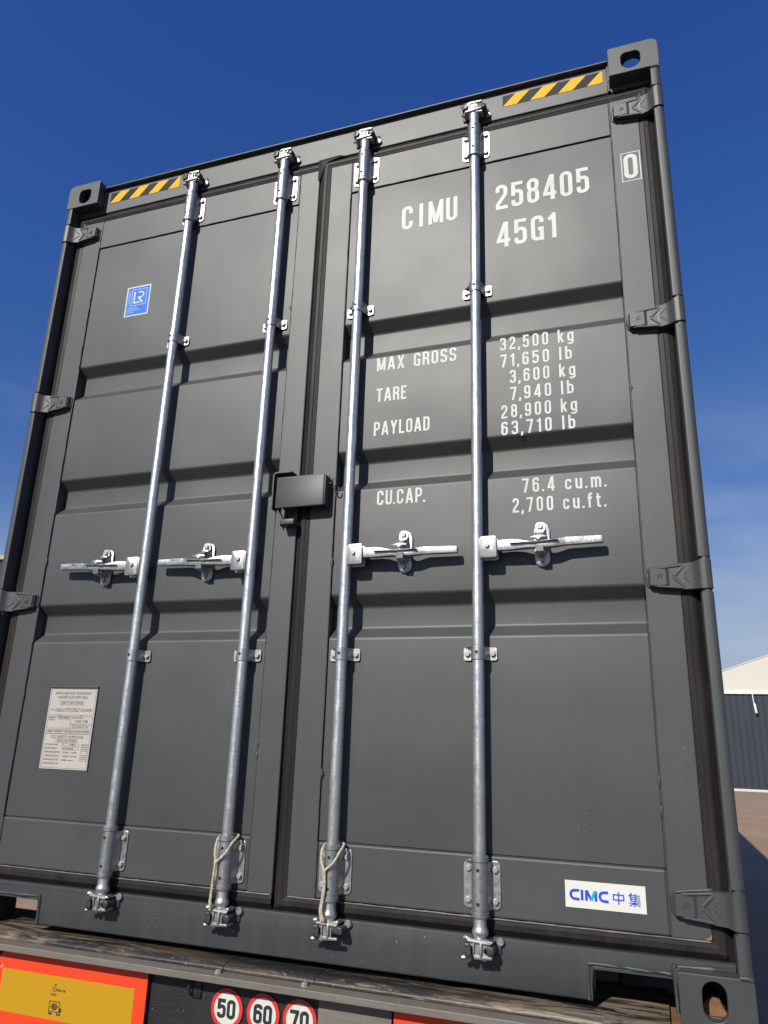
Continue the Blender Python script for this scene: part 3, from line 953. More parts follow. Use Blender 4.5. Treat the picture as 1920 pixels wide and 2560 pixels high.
    if sx > 0:
        bm = bmesh.new()
        prism(bm, [(-0.034, 2.672), (-0.034, 2.764), (0.056, 2.767), (0.080, 2.755), (0.006, 2.751), (-0.010, 2.738), (-0.0245, 2.655)], 0.0462, 0.058, 'y', 0.003)
        finish('gasket_corner', bm, M['rubber'], d, 40)
        for gx, gz in ((1.163, 0.149), (1.163, 2.737), (-0.004, 0.150)):
            bm = bmesh.new()
            tube(bm, [(gx + 0.0075 * math.cos(2 * PI * k / 20), 0.0482, gz + 0.0075 * math.sin(2 * PI * k / 20)) for k in range(20)], 0.0007, 6, True)
            for q in (0.6, 2.2): tube(bm, [(gx - 0.006 * math.cos(q), 0.0482, gz - 0.006 * math.sin(q)), (gx + 0.006 * math.cos(q), 0.0482, gz + 0.006 * math.sin(q))], 0.0006, 6)
            finish('mould_mark', bm, M['rubber'], d, 60)['kind'] = 'stuff'
    return d
door_l = build_door(-1)
door_r = build_door(1)

# white lettering on the right-hand leaf
YL = YP - 0.0006
def letter_line(text, x0, x1, z, h, parent=None, y=YL, **kw):
    for k, wd in enumerate(text.split(' ')):
        if not wd: continue
        bm = bmesh.new()
        stroke_text(bm, text, x0, x1, z, h, y, word=k, **kw)
        finish('lettering', bm, M['white'], parent or door_r)
bm = bmesh.new()
stroke_text(bm, 'CIMU', 0.312, None, 2.366, 0.100, YL, xs=[0.312, 0.378, 0.412, 0.477], stroke=0.14)
finish('lettering', bm, M['white'], door_r)
letter_line('258405', 0.655, 0.970, 2.371, 0.103, gap=0.125)
letter_line('45G1', 0.656, 0.857, 2.217, 0.100, gap=0.125)
letter_line('MAX  GROSS', 0.236, 0.516, 1.810, 0.050, gap=0.12, space=0.34)
letter_line('TARE', 0.238, 0.345, 1.694, 0.050, gap=0.10)
letter_line('PAYLOAD', 0.233, 0.427, 1.571, 0.050, gap=0.10)
letter_line('CU.CAP.', 0.253, 0.414, 1.327, 0.050, gap=0.12)
KG = dict(gap=0.23, space=0.62)
letter_line('32,500 kg', 0.661, 0.894, 1.823, 0.046, **KG)
letter_line('71,650 lb', 0.661, 0.886, 1.762, 0.046, **KG)
letter_line('3,600 kg', 0.690, 0.894, 1.703, 0.046, **KG)
letter_line('7,940 lb', 0.690, 0.886, 1.643, 0.046, **KG)
letter_line('28,900 kg', 0.661, 0.894, 1.583, 0.046, **KG)
letter_line('63,710 lb', 0.660, 0.886, 1.526, 0.046, **KG)
letter_line('76.4 cu.m.', 0.720, 0.964, 1.332, 0.046, **KG)
letter_line('2,700 cu.ft.', 0.690, 0.960, 1.271, 0.046, **KG)
bm = bmesh.new()
stroke_text(bm, '0', 1.0815, 1.1255, 2.387, 0.097, YF - 0.0006)
ribbon(bm, [(1.0755, 2.3785), (1.1335, 2.3785), (1.1335, 2.4905), (1.0755, 2.4905)], 0.003, YF - 0.0006, True)
finish('lettering', bm, M['white'], door_r)

# ------------------------------------------------------------------ hinges
def hinge(sx, z, h):
    prof = fillet([(1.060, 0.0495), (1.060, 0.031), (1.146, 0.030), (1.176, 0.020), (1.190, 0.002), (1.204, -0.0005), (1.219, 0.004), (1.2195, 0.020), (1.212, 0.032), (1.188, 0.037), (1.150, 0.0495)],
                  [0, 0.005, 0.03, 0.03, 0.012, 0.012, 0.012, 0.012, 0.012, 0.01, 0], 4, True)
    def hz(x):
        pts = [(1.060, 0.021), (1.066, 0.025), (1.150, 0.0355), (1.175, 0.036), (1.190, h), (1.22, h)]
        for (xa, va), (xb, vb) in zip(pts, pts[1:]):
            if x <= xb: return va + (vb - va) * max(0, (x - xa)) / (xb - xa)
        return h
    bm = bmesh.new()
    up = [bm.verts.new((sx * x, y, z + hz(x))) for x, y in prof]
    dn = [bm.verts.new((sx * x, y, z - hz(x))) for x, y in prof]
    n = len(prof)
    bm.faces.new(up); bm.faces.new(dn[::-1])
    for i in range(n): bm.faces.new((up[i], up[(i + 1) % n], dn[(i + 1) % n], dn[i]))
    bmesh.ops.triangulate(bm, faces=[f for f in bm.faces if len(f.verts) > 4])
    o = finish('hinge', bm, M['cast_paint'], ct, 38)
    bm = bmesh.new()
    ring = [(1.150, h - 0.002), (1.100, 0.031), (1.064, 0.0255), (1.0585, 0.020), (1.0580, 0.0), (1.0585, -0.020), (1.064, -0.0255), (1.100, -0.031), (1.150, -h + 0.002)]
    pts = []
    for (xa, za), (xb, zb) in zip(ring, ring[1:]):
        m_ = max(1, int(math.hypot(xb - xa, zb - za) / 0.007))
        pts += [(sx * (xa + (xb - xa) * k / m_), 0.0490 + random.uniform(-.001, .0006), z + za + (zb - za) * k / m_) for k in range(m_)]
    tube(bm, pts, [random.uniform(0.0032, 0.0052) for _ in pts], 6)
    finish('weld_bead', bm, M['cast_paint'], o, 60)['kind'] = 'stuff'
    bm = bmesh.new()
    Yh = 0.0272
    def bar(a, b, w, y0=Yh, y1=0.033):
        a, b = Vector(a), Vector(b)
        d = (b - a).normalized(); nn = Vector((-d.y, d.x)) * w / 2
        pts = [a + nn, b + nn, b - nn, a - nn]
        prism(bm, [(sx * p.x, z + p.y) for p in pts], y0, y1, 'y', 0.0015)
    bar((1.080, 0.0245), (1.150, 0.0315), 0.006)
    bar((1.080, -0.0245), (1.150, -0.0315), 0.006)
    bar((1.152, 0.029), (1.124, 0.001), 0.0075)
    bar((1.152, -0.029), (1.124, -0.001), 0.0075)
    prism(bm, [(sx * x, y) for x, y in ((1.0625, 0.0315), (1.0645, 0.0270), (1.1050, 0.0262), (1.1165, 0.0320))], z - 0.0222, z + 0.0222, 'z')
    for q in (-1, 1):
        tube(bm, [(sx * 1.178, 0.0196, z + q * 0.031), (sx * 1.164, 0.0250, z + q * 0.017), (sx * 1.150, 0.0290, z + q * 0.0035)], [0.0008, 0.0022, 0.0024], 6)
    finish('hinge_rib', bm, M['cast_paint'], o)
    bm = bmesh.new()
    add_text(bm, 'SL', sx * 1.088, z, 0.020, 0.0261, None, -sx * PI / 2, 0.0010)
    finish('lettering', bm, M['dark_steel'], o)
    return o
for z, h in HZ:
    for sx in (-1, 1): hinge(sx, z, h)

# ------------------------------------------------------------------ locking bars
def hex_bolt_mesh(r=0.0078, hh=0.0065):
    bm = bmesh.new()
    lathe(bm, [(0.0, r * 1.22), (-0.0012, r * 1.22)], 0, 0, 'y', 16)
    pts = [(r * math.cos(PI / 6 + PI / 3 * i), r * math.sin(PI / 6 + PI / 3 * i)) for i in range(6)]
    prism(bm, pts, -0.0012 - hh, -0.0012, 'y', 0.0012)
    o = finish('bolt', bm, M['bolt'])
    return o
BOLT = hex_bolt_mesh()
BOLT_ME = BOLT.data
bpy.data.objects.remove(BOLT)
def add_bolt(x, y, z, parent, rot=None, name='bolt', s=1.0):
    o = bpy.data.objects.new(name, BOLT_ME); col.objects.link(o)
    o.parent = parent; o.location = (x, y, z)
    o.rotation_euler = (0, random.uniform(0, PI), 0); o.scale = (s, s, s)
    return o
bm = bmesh.new()
lathe(bm, [(0.0, 0.0042), (-0.0014, 0.0042), (-0.0014, 0.0028), (-0.0006, 0.0026)], 0, 0, 'y', 12)
SC = finish('screw', bm, M['black']); SCREW_ME = SC.data; bpy.data.objects.remove(SC)
def add_screw(x, y, z, parent):
    o = bpy.data.objects.new('screw', SCREW_ME); col.objects.link(o); o.parent = parent; o.location = (x, y, z)

YB = 0.020      # axis of the locking bars
RR = 0.0167
def omega(r, half, yb=0.0465, th=0.0042, foot=0.0275):
    """cross-section (x,y) of a clip bent over the bar"""
    n = 10
    top = [(-half, yb), (-foot, yb), (-r, YB + 0.004)] + [(-r * math.cos(PI * i / n), YB - r * math.sin(PI * i / n)) for i in range(1, n)] + [(r, YB + 0.004), (foot, yb), (half, yb)]
    rin = r - th
    inn = [(half, yb + th), (foot + th * .4, yb + th), (rin, YB + 0.006)] + [(rin * math.cos(PI * i / n), YB - rin * math.sin(PI * i / n)) for i in range(1, n)] + [(-rin, YB + 0.006), (-foot - th * .4, yb + th), (-half, yb + th)]
    return top + inn

def clip(cx, z0, z1, parent, r=0.0215, half=0.0485, chamf=0.010, yb=0.0465):
    """bar guide: two bolted ears and a sleeve over the bar"""
    bm = bmesh.new()
    sec = omega(r, half, yb)
    n = len(sec)
    def zz(x, hi):
        e = max(0.0, abs(x) - (half - chamf)) / chamf
        d = chamf * (1 - math.sqrt(max(0, 1 - e * e)))
        return z1 - d if hi else z0 + d
    # refine the ears so that their corners are rounded
    ref = []
    for i in range(n):
        a, b = sec[i], sec[(i + 1) % n]
        ref.append(a)
        if abs(abs(a[0]) - abs(b[0])) > chamf * 1.2 and max(abs(a[0]), abs(b[0])) > half - 1e-6 and a[1] == b[1]:
            s = 1 if (a[0] + b[0]) > 0 else -1
            xs = [half - chamf, half - chamf * .55, half - chamf * .25, half - chamf * .08]
            if abs(a[0]) > abs(b[0]): xs = xs[::-1]
            ref += [(s * x, a[1]) for x in xs]
    up = [bm.verts.new((cx + x, y, zz(x, True))) for x, y in ref]
    dn = [bm.verts.new((cx + x, y, zz(x, False))) for x, y in ref]
    n = len(ref)
    for i in range(n): bm.faces.new((up[i], up[(i + 1) % n], dn[(i + 1) % n], dn[i]))
    f1 = bm.faces.new(up); f2 = bm.faces.new(dn[::-1])
    bmesh.ops.triangulate(bm, faces=[f1, f2])
    return finish('bar_guide', bm, M['galv_plate'], parent, 32)

def cam_head(cx, parent, flip, var):
    """cast cam on the bar end and its keeper on the frame; flip=True is the top end"""
    def Z(z): return (2.901 - z) if flip else z
    def fx(p): return [(cx + x, Z(z)) for x, z in p]
    bm = bmesh.new()
    k = -1 if var in (1, 2) else 1
    body = [(-0.038, 0.132), (-0.033, 0.135), (-0.014, 0.129), (0.016, 0.130), (0.034, 0.127), (0.035, 0.121), (0.014, 0.114), (0.010, 0.105), (0.012, 0.096), (0.030, 0.093), (0.033, 0.086), (0.014, 0.082), (-0.012, 0.083), (-0.017, 0.096), (-0.013, 0.112), (-0.036, 0.124)]
    if k < 0: body = [(-x * 0.94 - 0.002, z) for x, z in body][::-1]
    prism(bm, fx(fillet(body, 0.003, 2, True)), 0.004, 0.034, 'y', 0.003)
    # ribs and jaw on the casting
    box(bm, cx + 0.002, cx + 0.008, -0.003, 0.006, *sorted((Z(0.090), Z(0.124))), 0.0015)
    prism(bm, fx([(-0.030, 0.128), (0.030, 0.124), (0.030, 0.119), (-0.028, 0.122)]), -0.002, 0.008, 'y', 0.002)
    prism(bm, fx([(-0.014, 0.092), (0.032, 0.094), (0.034, 0.087), (-0.012, 0.084)]), -0.001, 0.008, 'y', 0.002)
    box(bm, cx - 0.016, cx - 0.011, -0.001, 0.006, *sorted((Z(0.098), Z(0.128))), 0.0015)
    box(bm, cx - 0.013, cx + 0.012, 0.034, 0.040, *sorted((Z(0.090), Z(0.122))), 0.002)
    tube(bm, [(cx - 0.034, 0.012, Z(0.130)), (cx - 0.042, 0.008, Z(0.129))], [0.006, 0.005], 8)
    tube(bm, [(cx - 0.024, 0.020, Z(0.088)), (cx - 0.044, 0.014, Z(0.083)), (cx - 0.048, 0.012, Z(0.083))], [0.006, 0.0055, 0.004], 8)
    finish('cam', bm, M['galv_cast'], parent, 35)
    bm = bmesh.new()
    y1 = 0.0478
    # keeper: two dark lugs on a small foot
    prism(bm, fx(fillet([(-0.039, 0.119), (-0.024, 0.120), (-0.021, 0.110), (-0.021, 0.094), (-0.026, 0.086), (-0.036, 0.087), (-0.041, 0.100)], 0.003, 2, True)), -0.004, y1, 'y', 0.004)
    prism(bm, fx([(-0.038, 0.117), (-0.026, 0.117), (-0.026, 0.112), (-0.038, 0.112)]), -0.0065, 0.0, 'y', 0.0015)
    lug = [(0.016, 0.110), (0.024, 0.118), (0.036, 0.115), (0.040, 0.104), (0.034, 0.096), (0.022, 0.097)]
    if var == 2: lug = [(0.014, 0.116), (0.024, 0.122), (0.044, 0.120), (0.047, 0.107), (0.042, 0.100), (0.018, 0.103)]
    prism(bm, fx(fillet(lug, 0.004, 2, True)), 0.000, y1, 'y', 0.004)
    box(bm, cx - 0.046, cx + 0.050, 0.0415, y1, *sorted((Z(0.092), Z(0.126))), 0.003)
    finish('cam_keeper', bm, M['dark_steel'], parent, 35)
    bm = bmesh.new()
    lathe(bm, [(0.0470, 0.0105), (0.040, 0.0105), (0.038, 0.0085)], cx + 0.047, Z(0.121), 'y', 16)
    if var in (0, 1): lathe(bm, [(0.0415, 0.007), (0.024, 0.007), (0.020, 0.004)], cx + 0.026, Z(0.089), 'y', 12)
    finish('keeper_pin', bm, M['galv_cast'], parent, 40)

def handle(cx, s, parent, tilt=0.0):
    """swinging handle, hub plate and catch; s=+1 points right"""
    X = lambda x: cx + s * x
    bm = bmesh.new()
    # hub: folded plate round the bar
    prism(bm, rrect(*sorted((X(0.0135), X(0.0615))), 1.1225, 1.1875, 0.006, 4), -0.004, 0.002, 'y', 0.002)
    prism(bm, rrect(*sorted((X(0.0140), X(0.0605))), 1.1205, 1.1865, 0.005, 4), 0.026, 0.033, 'y', 0.001)
    box(bm, *sorted((X(0.012), X(0.0185))), -0.001, 0.033, 1.124, 1.186, 0.001)
    finish('handle_hub', bm, M['galv_plate'], parent, 35)
    # handle: strip that narrows, twists over the catch and widens into the grip
    st = [  # x, z centre, half height, y front, y back
        (0.024, 1.1585, 0.0150, 0.0035, 0.021), (0.064, 1.1600, 0.0155, 0.0035, 0.021), (0.100, 1.1605, 0.0165, 0.0030, 0.021),
        (0.125, 1.1600, 0.0140, 0.0010, 0.021), (0.150, 1.1570, 0.0105, -0.0020, 0.020), (0.185, 1.1560, 0.0095, -0.0025, 0.020),
        (0.222, 1.1575, 0.0105, 0.0005, 0.021), (0.240, 1.1610, 0.0115, 0.0050, 0.023), (0.256, 1.1640, 0.0118, 0.0090, 0.024),
        (0.350, 1.1655, 0.0108, 0.0120, 0.026), (0.360, 1.1655, 0.0100, 0.0125, 0.026)]
    bm = bmesh.new()
    rings = []
    for x, zc, hh, ya, yb in st:
        rings.append([bm.verts.new((X(x), ya, zc + hh)), bm.verts.new((X(x), ya, zc - hh)), bm.verts.new((X(x), yb, zc - hh)), bm.verts.new((X(x), yb, zc + hh))])
    for a, b in zip(rings, rings[1:]):
        for i in range(4): bm.faces.new((a[i], a[(i + 1) % 4], b[(i + 1) % 4], b[i]))
    bm.faces.new(rings[0]); bm.faces.new(rings[-1][::-1])
    bmesh.ops.bevel(bm, geom=list(bm.edges), offset=0.0022, segments=2, affect='EDGES', profile=0.5, clamp_overlap=True)
    # pressed rib along the middle
    rib = [(0.100, 1.162), (0.170, 1.1645), (0.238, 1.166), (0.170, 1.1590)]
    prism(bm, [(X(x), z) for x, z in rib], -0.0095, 0.004, 'y', 0.002)
    hdl = finish('handle', bm, M['galv_cast'], parent, 35)
    # embossed maker's words on the grip
    bm = bmesh.new()
    add_text(bm, 'SURALOC', X(0.286), 1.1708, 0.010, 0.0088, 0.044, 0, 0.0006)
    add_text(bm, 'SURALOC', X(0.324), 1.1612, 0.010, 0.0104, 0.044, PI, 0.0006)
    lt = finish('lettering', bm, M['galv_plate'], parent)
    for o_ in (hdl, lt):          # no two handles rest at quite the same angle
        for v in o_.data.vertices: v.co.z += tilt * max(0.0, (abs(v.co.x - cx) - 0.06) / 0.30)
    # catch: oval back plate, upper keeper, lower hook
    bm = bmesh.new()
    xc = X(0.1835)
    prism(bm, stadium(xc + 0.003, 1.166, 0.043, 0.133), 0.0465, 0.0525, 'y', 0.0015)
    prism(bm, rrect(xc - 0.013, xc + 0.014, 1.134, 1.205, 0.004, 3), 0.024, 0.0468, 'y', 0.002)
    prism(bm, stadium(xc + 0.001, 1.118 + 0.003, 0.032, 0.036), 0.0435, 0.0466, 'y', 0.001)
    finish('catch_plate', bm, M['galv_plate'], parent, 35)
    bm = bmesh.new()
    # upper keeper: strip bolted to the plate, bent out over the handle and ending in two ears
    rowz = [(1.2315, 0.004, 0.0370), (1.2305, 0.009, 0.0370), (1.2270, 0.0125, 0.0370), (1.2200, 0.0140, 0.0370), (1.2080, 0.0140, 0.0370),
            (1.2035, 0.0138, 0.0330), (1.1990, 0.0132, 0.0240), (1.1940, 0.0125, 0.0120), (1.1890, 0.0115, 0.0020), (1.1850, 0.0120, -0.0045),
            (1.1820, 0.0160, -0.0075), (1.1790, 0.0225, -0.0090), (1.1750, 0.0235, -0.0095), (1.1720, 0.0140, -0.0100), (1.1680, 0.0090, -0.0105), (1.1655, 0.0050, -0.0105)]
    fr, bk = [], []
    for z, hw, y in rowz:
        fr.append([bm.verts.new((xc + hw * f, y - 0.003 * (1 - f * f) * (z < 1.19), z)) for f in (-1, -0.5, 0, 0.5, 1)])
        bk.append([bm.verts.new((xc + hw * f, y + 0.0045, z)) for f in (-1, -0.5, 0, 0.5, 1)])
    for A, B in ((fr, 1), (bk, 0)):
        for r0, r1 in zip(A, A[1:]):
            for q in range(4): bm.faces.new((r0[q], r0[q + 1], r1[q + 1], r1[q]))
    for k in range(len(fr) - 1):
        for q in (0, 4): bm.faces.new((fr[k][q], fr[k + 1][q], bk[k + 1][q], bk[k][q]))
    for k in (0, -1):
        for q in range(4): bm.faces.new((fr[k][q], fr[k][q + 1], bk[k][q + 1], bk[k][q]))
    finish('catch', bm, M['galv_plate'], parent, 50)
    bm = bmesh.new()
    hook = [(0.0465, 1.129), (0.012, 1.130), (-0.006, 1.134), (-0.009, 1.152), (-0.004, 1.1525), (0.000, 1.140), (0.014, 1.137), (0.0465, 1.136)]
    prism(bm, hook, xc - 0.010, xc + 0.012, 'x', 0.001)
    finish('catch_hook', bm, M['galv_plate'], parent, 35)
    add_bolt(X(0.034), -0.004, 1.1585, parent, s=0.85)
    add_bolt(xc, 0.037, 1.2165, parent, s=1.0)
    add_bolt(xc + 0.001, 0.0433, 1.118, parent, s=1.0)

BARS = [(-0.5865, -1, 0), (-0.1690, -1, 1), (0.1690, 1, 2), (0.5885, 1, 3)]
for cx, s, var in BARS:
    bm = bmesh.new()
    prof = [(0.128, 0.015), (0.134, 0.0165), (0.140, 0.0205), (0.147, 0.0213), (0.152, 0.0185), (0.158, 0.0172), (0.178, RR), (0.30, RR), (2.60, RR), (2.745, RR), (2.757, 0.0178), (2.766, 0.0195), (2.773, 0.016)]
    lathe(bm, prof, cx, YB, 'z', 28)
    bar_o = finish('locking_bar', bm, M['galv_tube'], ct, 40)
    # collars
    for z0, z1, r in ((0.3085, 0.321, 0.0235), (0.178, 0.1905, 0.0235), (2.5835, 2.5965, 0.0235), (2.7135, 2.7235, 0.0230)):
        bm = bmesh.new()
        lathe(bm, [(z0, RR), (z0, r - 0.001), (z0 + 0.001, r), (z1 - 0.001, r), (z1, r - 0.001), (z1 + (0.006 if z1 < 1 else 0.004), RR)], cx, YB, 'z', 28, False)
        finish('collar', bm, M['galv_cast'], bar_o, 40)
    for z0, z1 in ((0.1925, 0.3075), (2.5985, 2.7125)):
        clip(cx, z0, z1, bar_o, 0.0222, 0.0490, 0.012)
        for dx in (-0.0365, 0.0365):
            for dz in (-0.0378, 0.0378):
                add_bolt(cx + dx, 0.0463, (z0 + z1) / 2 + dz, bar_o)
        for dz in (-0.040, 0.040): add_screw(cx - 0.0008, YB - 0.0222, (z0 + z1) / 2 + dz, bar_o)
    for z0, z1 in ((0.8325, 0.8695), (2.033, 2.070)):
        clip(cx, z0, z1, bar_o, 0.0205, 0.0485, 0.006, 0.0488)
        for dx in (-0.037, 0.037): add_bolt(cx + dx, 0.0486, (z0 + z1) / 2, bar_o)
        add_screw(cx - 0.001, YB - 0.0205, (z0 + z1) / 2 + 0.001, bar_o)
    cam_head(cx, bar_o, False, var)
    cam_head(cx, bar_o, True, (var + 3) % 4)
    handle(cx, s, bar_o, (0.0045, 0.0005, -0.0085, -0.0005)[var])

# ------------------------------------------------------------------ lock box across the door joint
bm = bmesh.new()
# open-bottomed box on the right-hand leaf
fr = rrect(-0.0865, 0.0865, 1.3265, 1.4345, 0.004, 3)
prism(bm, fr, 0.002, 0.010, 'y', 0.003)
box(bm, 0.0815, 0.0905, 0.006, 0.0495, 1.3290, 1.4330, 0.003)
box(bm, -0.0815, 0.0835, 0.0095, 0.0495, 1.4265, 1.4345, 0.001)
lk = finish('lock_box', bm, M['cast_paint'], ct, 40)
bm = bmesh.new()
# guard bracket on the left-hand leaf
out = fillet([(-0.1035, 1.327), (-0.1035, 1.456), (-0.036, 1.456)], [0, 0.012, 0], 5)
inn = fillet([(-0.036, 1.4515), (-0.0990, 1.4515), (-0.0990, 1.327)], [0, 0.009, 0], 5)
prism(bm, out + inn, 0.006, 0.0498, 'y')
prism(bm, [(-0.090, 1.330), (-0.097, 1.330), (-0.085, 1.290), (-0.078, 1.274), (-0.072, 1.300)], 0.030, 0.0498, 'y')
box(bm, -0.0665, -0.0165, 0.006, 0.0498, 1.2710, 1.2885, 0.0015)
box(bm, -0.0605, -0.0545, 0.012, 0.040, 1.288, 1.330, 0.001)
finish('lock_bracket', bm, M['cast_paint'], lk, 35)
bm = bmesh.new()
def jhook(x, y, z, r=0.0085):
    pts = [(x, y + 0.012, z + 0.020), (x, y + 0.004, z + 0.016)] + [(x + r - r * math.cos(PI * i / 8), y, z - r * math.sin(PI * i / 8)) for i in range(9)] + [(x + 2 * r, y, z + 0.009)]
    tube(bm, pts, 0.0021, 8)
jhook(0.0915, 0.026, 1.4150)
finish('seal_hook', bm, M['cast_paint'], lk, 60)
bm = bmesh.new()
jhook(0.1090, 0.036, 1.3850, 0.0080)
tube(bm, [(0.100, 0.0495, 1.400), (0.104, 0.036, 1.398), (0.1090, 0.036, 1.393)], 0.0021, 8)
finish('seal_hook', bm, M['cast_paint'], lk, 60)

# ------------------------------------------------------------------ warning tape on the header
def tape(x0, x1, z0, z1, nyel, y=0.0472):
    bm = bmesh.new(); rect_bm(bm, x0, x1, z0, z1, y, 0.0006)
    o = finish('warning_tape', bm, M['tape_black'], ct)
    bm = bmesh.new()
    pitch = (x1 - x0) / 3.5 * 0.985
    hgt = z1 - z0; sh = 0.047
    for k in range(nyel + 1):
        a = x0 + k * pitch
        q = [(a, z0), (a + 0.050, z0), (a + 0.050 + sh, z1), (a + sh, z1)]
        # clip to the tape's end
        def clipx(poly, X):
            out = []
            for i in range(len(poly)):
                p, r = poly[i], poly[(i + 1) % len(poly)]
                if p[0] <= X: out.append(p)
                if (p[0] <= X) != (r[0] <= X):
                    t = (X - p[0]) / (r[0] - p[0]); out.append((X, p[1] + (r[1] - p[1]) * t))
            return out
        q = clipx(q, x1)
        if len(q) >= 3: bm.faces.new([bm.verts.new((px, y - 0.0005, pz)) for px, pz in q])
    finish('stripe', bm, M['tape_yellow'], o)
    return o
tape(-1.030, -0.678, 2.8035, 2.855, 3)
tape(0.688, 1.036, 2.8055, 2.8545, 3)

# ------------------------------------------------------------------ stickers
# blue certification sticker
bm = bmesh.new(); rect_bm(bm, -0.8695, -0.7540, 2.2120, 2.3505, YP - 0.0012, 0.001)
st = finish('certification_sticker', bm, M['white'], ct); st['label'] = 'blue certification sticker with white border'
ys = YP - 0.0016
bm = bmesh.new(); rect_bm(bm, -0.8635, -0.7600, 2.2180, 2.3445, ys, 0.0003)
finish('sticker_field', bm, M['sticker_blue'], st)
bm = bmesh.new()
yl = ys - 0.0004
ribbon(bm, [(-0.8420, 2.2610), (-0.7720, 2.2610), (-0.7720, 2.3345), (-0.8420, 2.3345)], 0.0022, yl, True)
ribbon(bm, [(-0.8290, 2.3240), (-0.8290, 2.2735), (-0.8010, 2.2735)], 0.0075, yl)
ribbon(bm, fillet([(-0.8115, 2.3205), (-0.7860, 2.3205), (-0.7860, 2.2965), (-0.8120, 2.2965)], [0, 0.012, 0.012, 0], 6), 0.0070, yl - 0.0001)
ribbon(bm, [(-0.8090, 2.2965), (-0.7865, 2.2700)], 0.0080, yl - 0.0002)
add_text(bm, 'CERTIFIED', -0.8530, 2.2970, 0.0125, yl, 0.068, PI / 2)
for tx, zz, wd in (('CONTAINER', 2.2495, 0.046), ('CERTIFICATION', 2.2385, 0.060), ('SCHEME', 2.2275, 0.033)):
    add_text(bm, tx, -0.8570 + wd / 2, zz, 0.0105, yl, wd)
finish('lettering', bm, M['white'], st)

# white maker's sticker with blue lettering
bm = bmesh.new(); rect_bm(bm, 0.8025, 0.9970, 0.2165, 0.2785, YF - 0.0004, 0.001)
mk = finish('maker_sticker', bm, M['cream'], ct); mk['label'] = 'white rectangular sticker with blue lettering'
yl = YF - 0.0009
def zh(t): return 0.2345 + t * 0.0240
bm = bmesh.new()
sw = 0.0064
ribbon(bm, fillet([(0.8375, zh(0.93)), (0.8160, zh(0.88)), (0.8160, zh(0.12)), (0.8375, zh(0.07))], [0, 0.011, 0.011, 0], 6), sw, yl)
ribbon(bm, [(0.8440, zh(0)), (0.8440, zh(1))], sw, yl)
ribbon(bm, [(0.8545, zh(0)), (0.8545, zh(1))], sw, yl - 0.0001)
ribbon(bm, [(0.8555, zh(1)), (0.8660, zh(0.1))], sw, yl - 0.0002)
ribbon(bm, [(0.8775, zh(0)), (0.8775, zh(1))], sw, yl - 0.0001)
ribbon(bm, fillet([(0.9080, zh(0.93)), (0.8870, zh(0.88)), (0.8870, zh(0.12)), (0.9080, zh(0.07))], [0, 0.011, 0.011, 0], 6), sw, yl)
# the two Chinese characters, stroke by stroke
t2 = 0.0030
x0 = 0.9200
ribbon(bm, [(x0, zh(0.30)), (x0, zh(0.82)), (x0 + 0.0245, zh(0.82)), (x0 + 0.0245, zh(0.30))], t2, yl)
ribbon(bm, [(x0 - 0.0012, zh(0.34)), (x0 + 0.0258, zh(0.34))], t2, yl - 0.0001)
ribbon(bm, [(x0 + 0.0122, zh(-0.08)), (x0 + 0.0122, zh(1.10))], t2, yl - 0.0002)
x0 = 0.9560
ribbon(bm, [(x0 + 0.0085, zh(1.10)), (x0, zh(0.80))], t2, yl)
ribbon(bm, [(x0 + 0.0050, zh(0.95)), (x0 + 0.0050, zh(0.36))], t2, yl - 0.0001)
for k, f in enumerate((0.90, 0.72, 0.54, 0.36)): ribbon(bm, [(x0 + 0.0050, zh(f)), (x0 + 0.0270, zh(f))], 0.0021, yl - 0.0002)
ribbon(bm, [(x0 + 0.0160, zh(1.08)), (x0 + 0.0160, zh(0.36))], t2 * .8, yl - 0.0003)
ribbon(bm, [(x0, zh(0.18)), (x0 + 0.0285, zh(0.18))], 0.0022, yl)
ribbon(bm, [(x0 + 0.0140, zh(0.34)), (x0 + 0.0140, zh(-0.16))], t2, yl - 0.0004)
ribbon(bm, [(x0 + 0.0130, zh(0.16)), (x0 + 0.0015, zh(-0.10))], 0.0024, yl - 0.0002)
ribbon(bm, [(x0 + 0.0150, zh(0.16)), (x0 + 0.0270, zh(-0.10))], 0.0024, yl - 0.0003)
finish('lettering', bm, M['logo_blue'], mk)
bm = bmesh.new()
ribbon(bm, [(0.8660, zh(0.05)), (0.8765, zh(1))], sw, yl - 0.0005)
lg = finish('lettering', bm, M['logo_teal'], mk)

# data plate in its shallow frame
bm = bmesh.new()
PX0, PX1, PZ0, PZ1 = -0.9350, -0.7370, 0.4790, 0.7450
rect_bm(bm, PX0, PX1, PZ0, PZ1, YP - 0.0022, 0.0015)
dp = finish('data_plate', bm, M['plate_tan'], ct); dp['label'] = 'tan metal approval plate with small dark print'
bm = bmesh.new()
box(bm, PX0 - 0.003, PX1 + 0.004, YP - 0.007, YP + 0.0005, PZ1 + 0.0005, PZ1 + 0.0055, 0.0012)
box(bm, PX1 + 0.0005, PX1 + 0.0035, YP - 0.004, YP + 0.0005, PZ0 - 0.003, PZ1, 0.001)
finish('plate_holder', bm, M['frame_paint'], dp)
yl = YP - 0.0026
bm = bmesh.new()
def px(u): return PX0 + u * (PX1 - PX0)
def pz(v): return PZ1 - v * (PZ1 - PZ0)
def line_box(u0, u1, v0, v1, w=0.0009): ribbon(bm, [(px(u0), pz(v0)), (px(u1), pz(v0)), (px(u1), pz(v1)), (px(u0), pz(v1))], w, yl, True)
def txt(s, u, v, size, width): add_text(bm, s, px(u), pz(v), size, yl - 0.0001, width * (PX1 - PX0))
line_box(0.025, 0.975, 0.012, 0.340)
txt('APPROVED FOR TRANSPORT', 0.50, 0.068, 0.0125, 0.78)
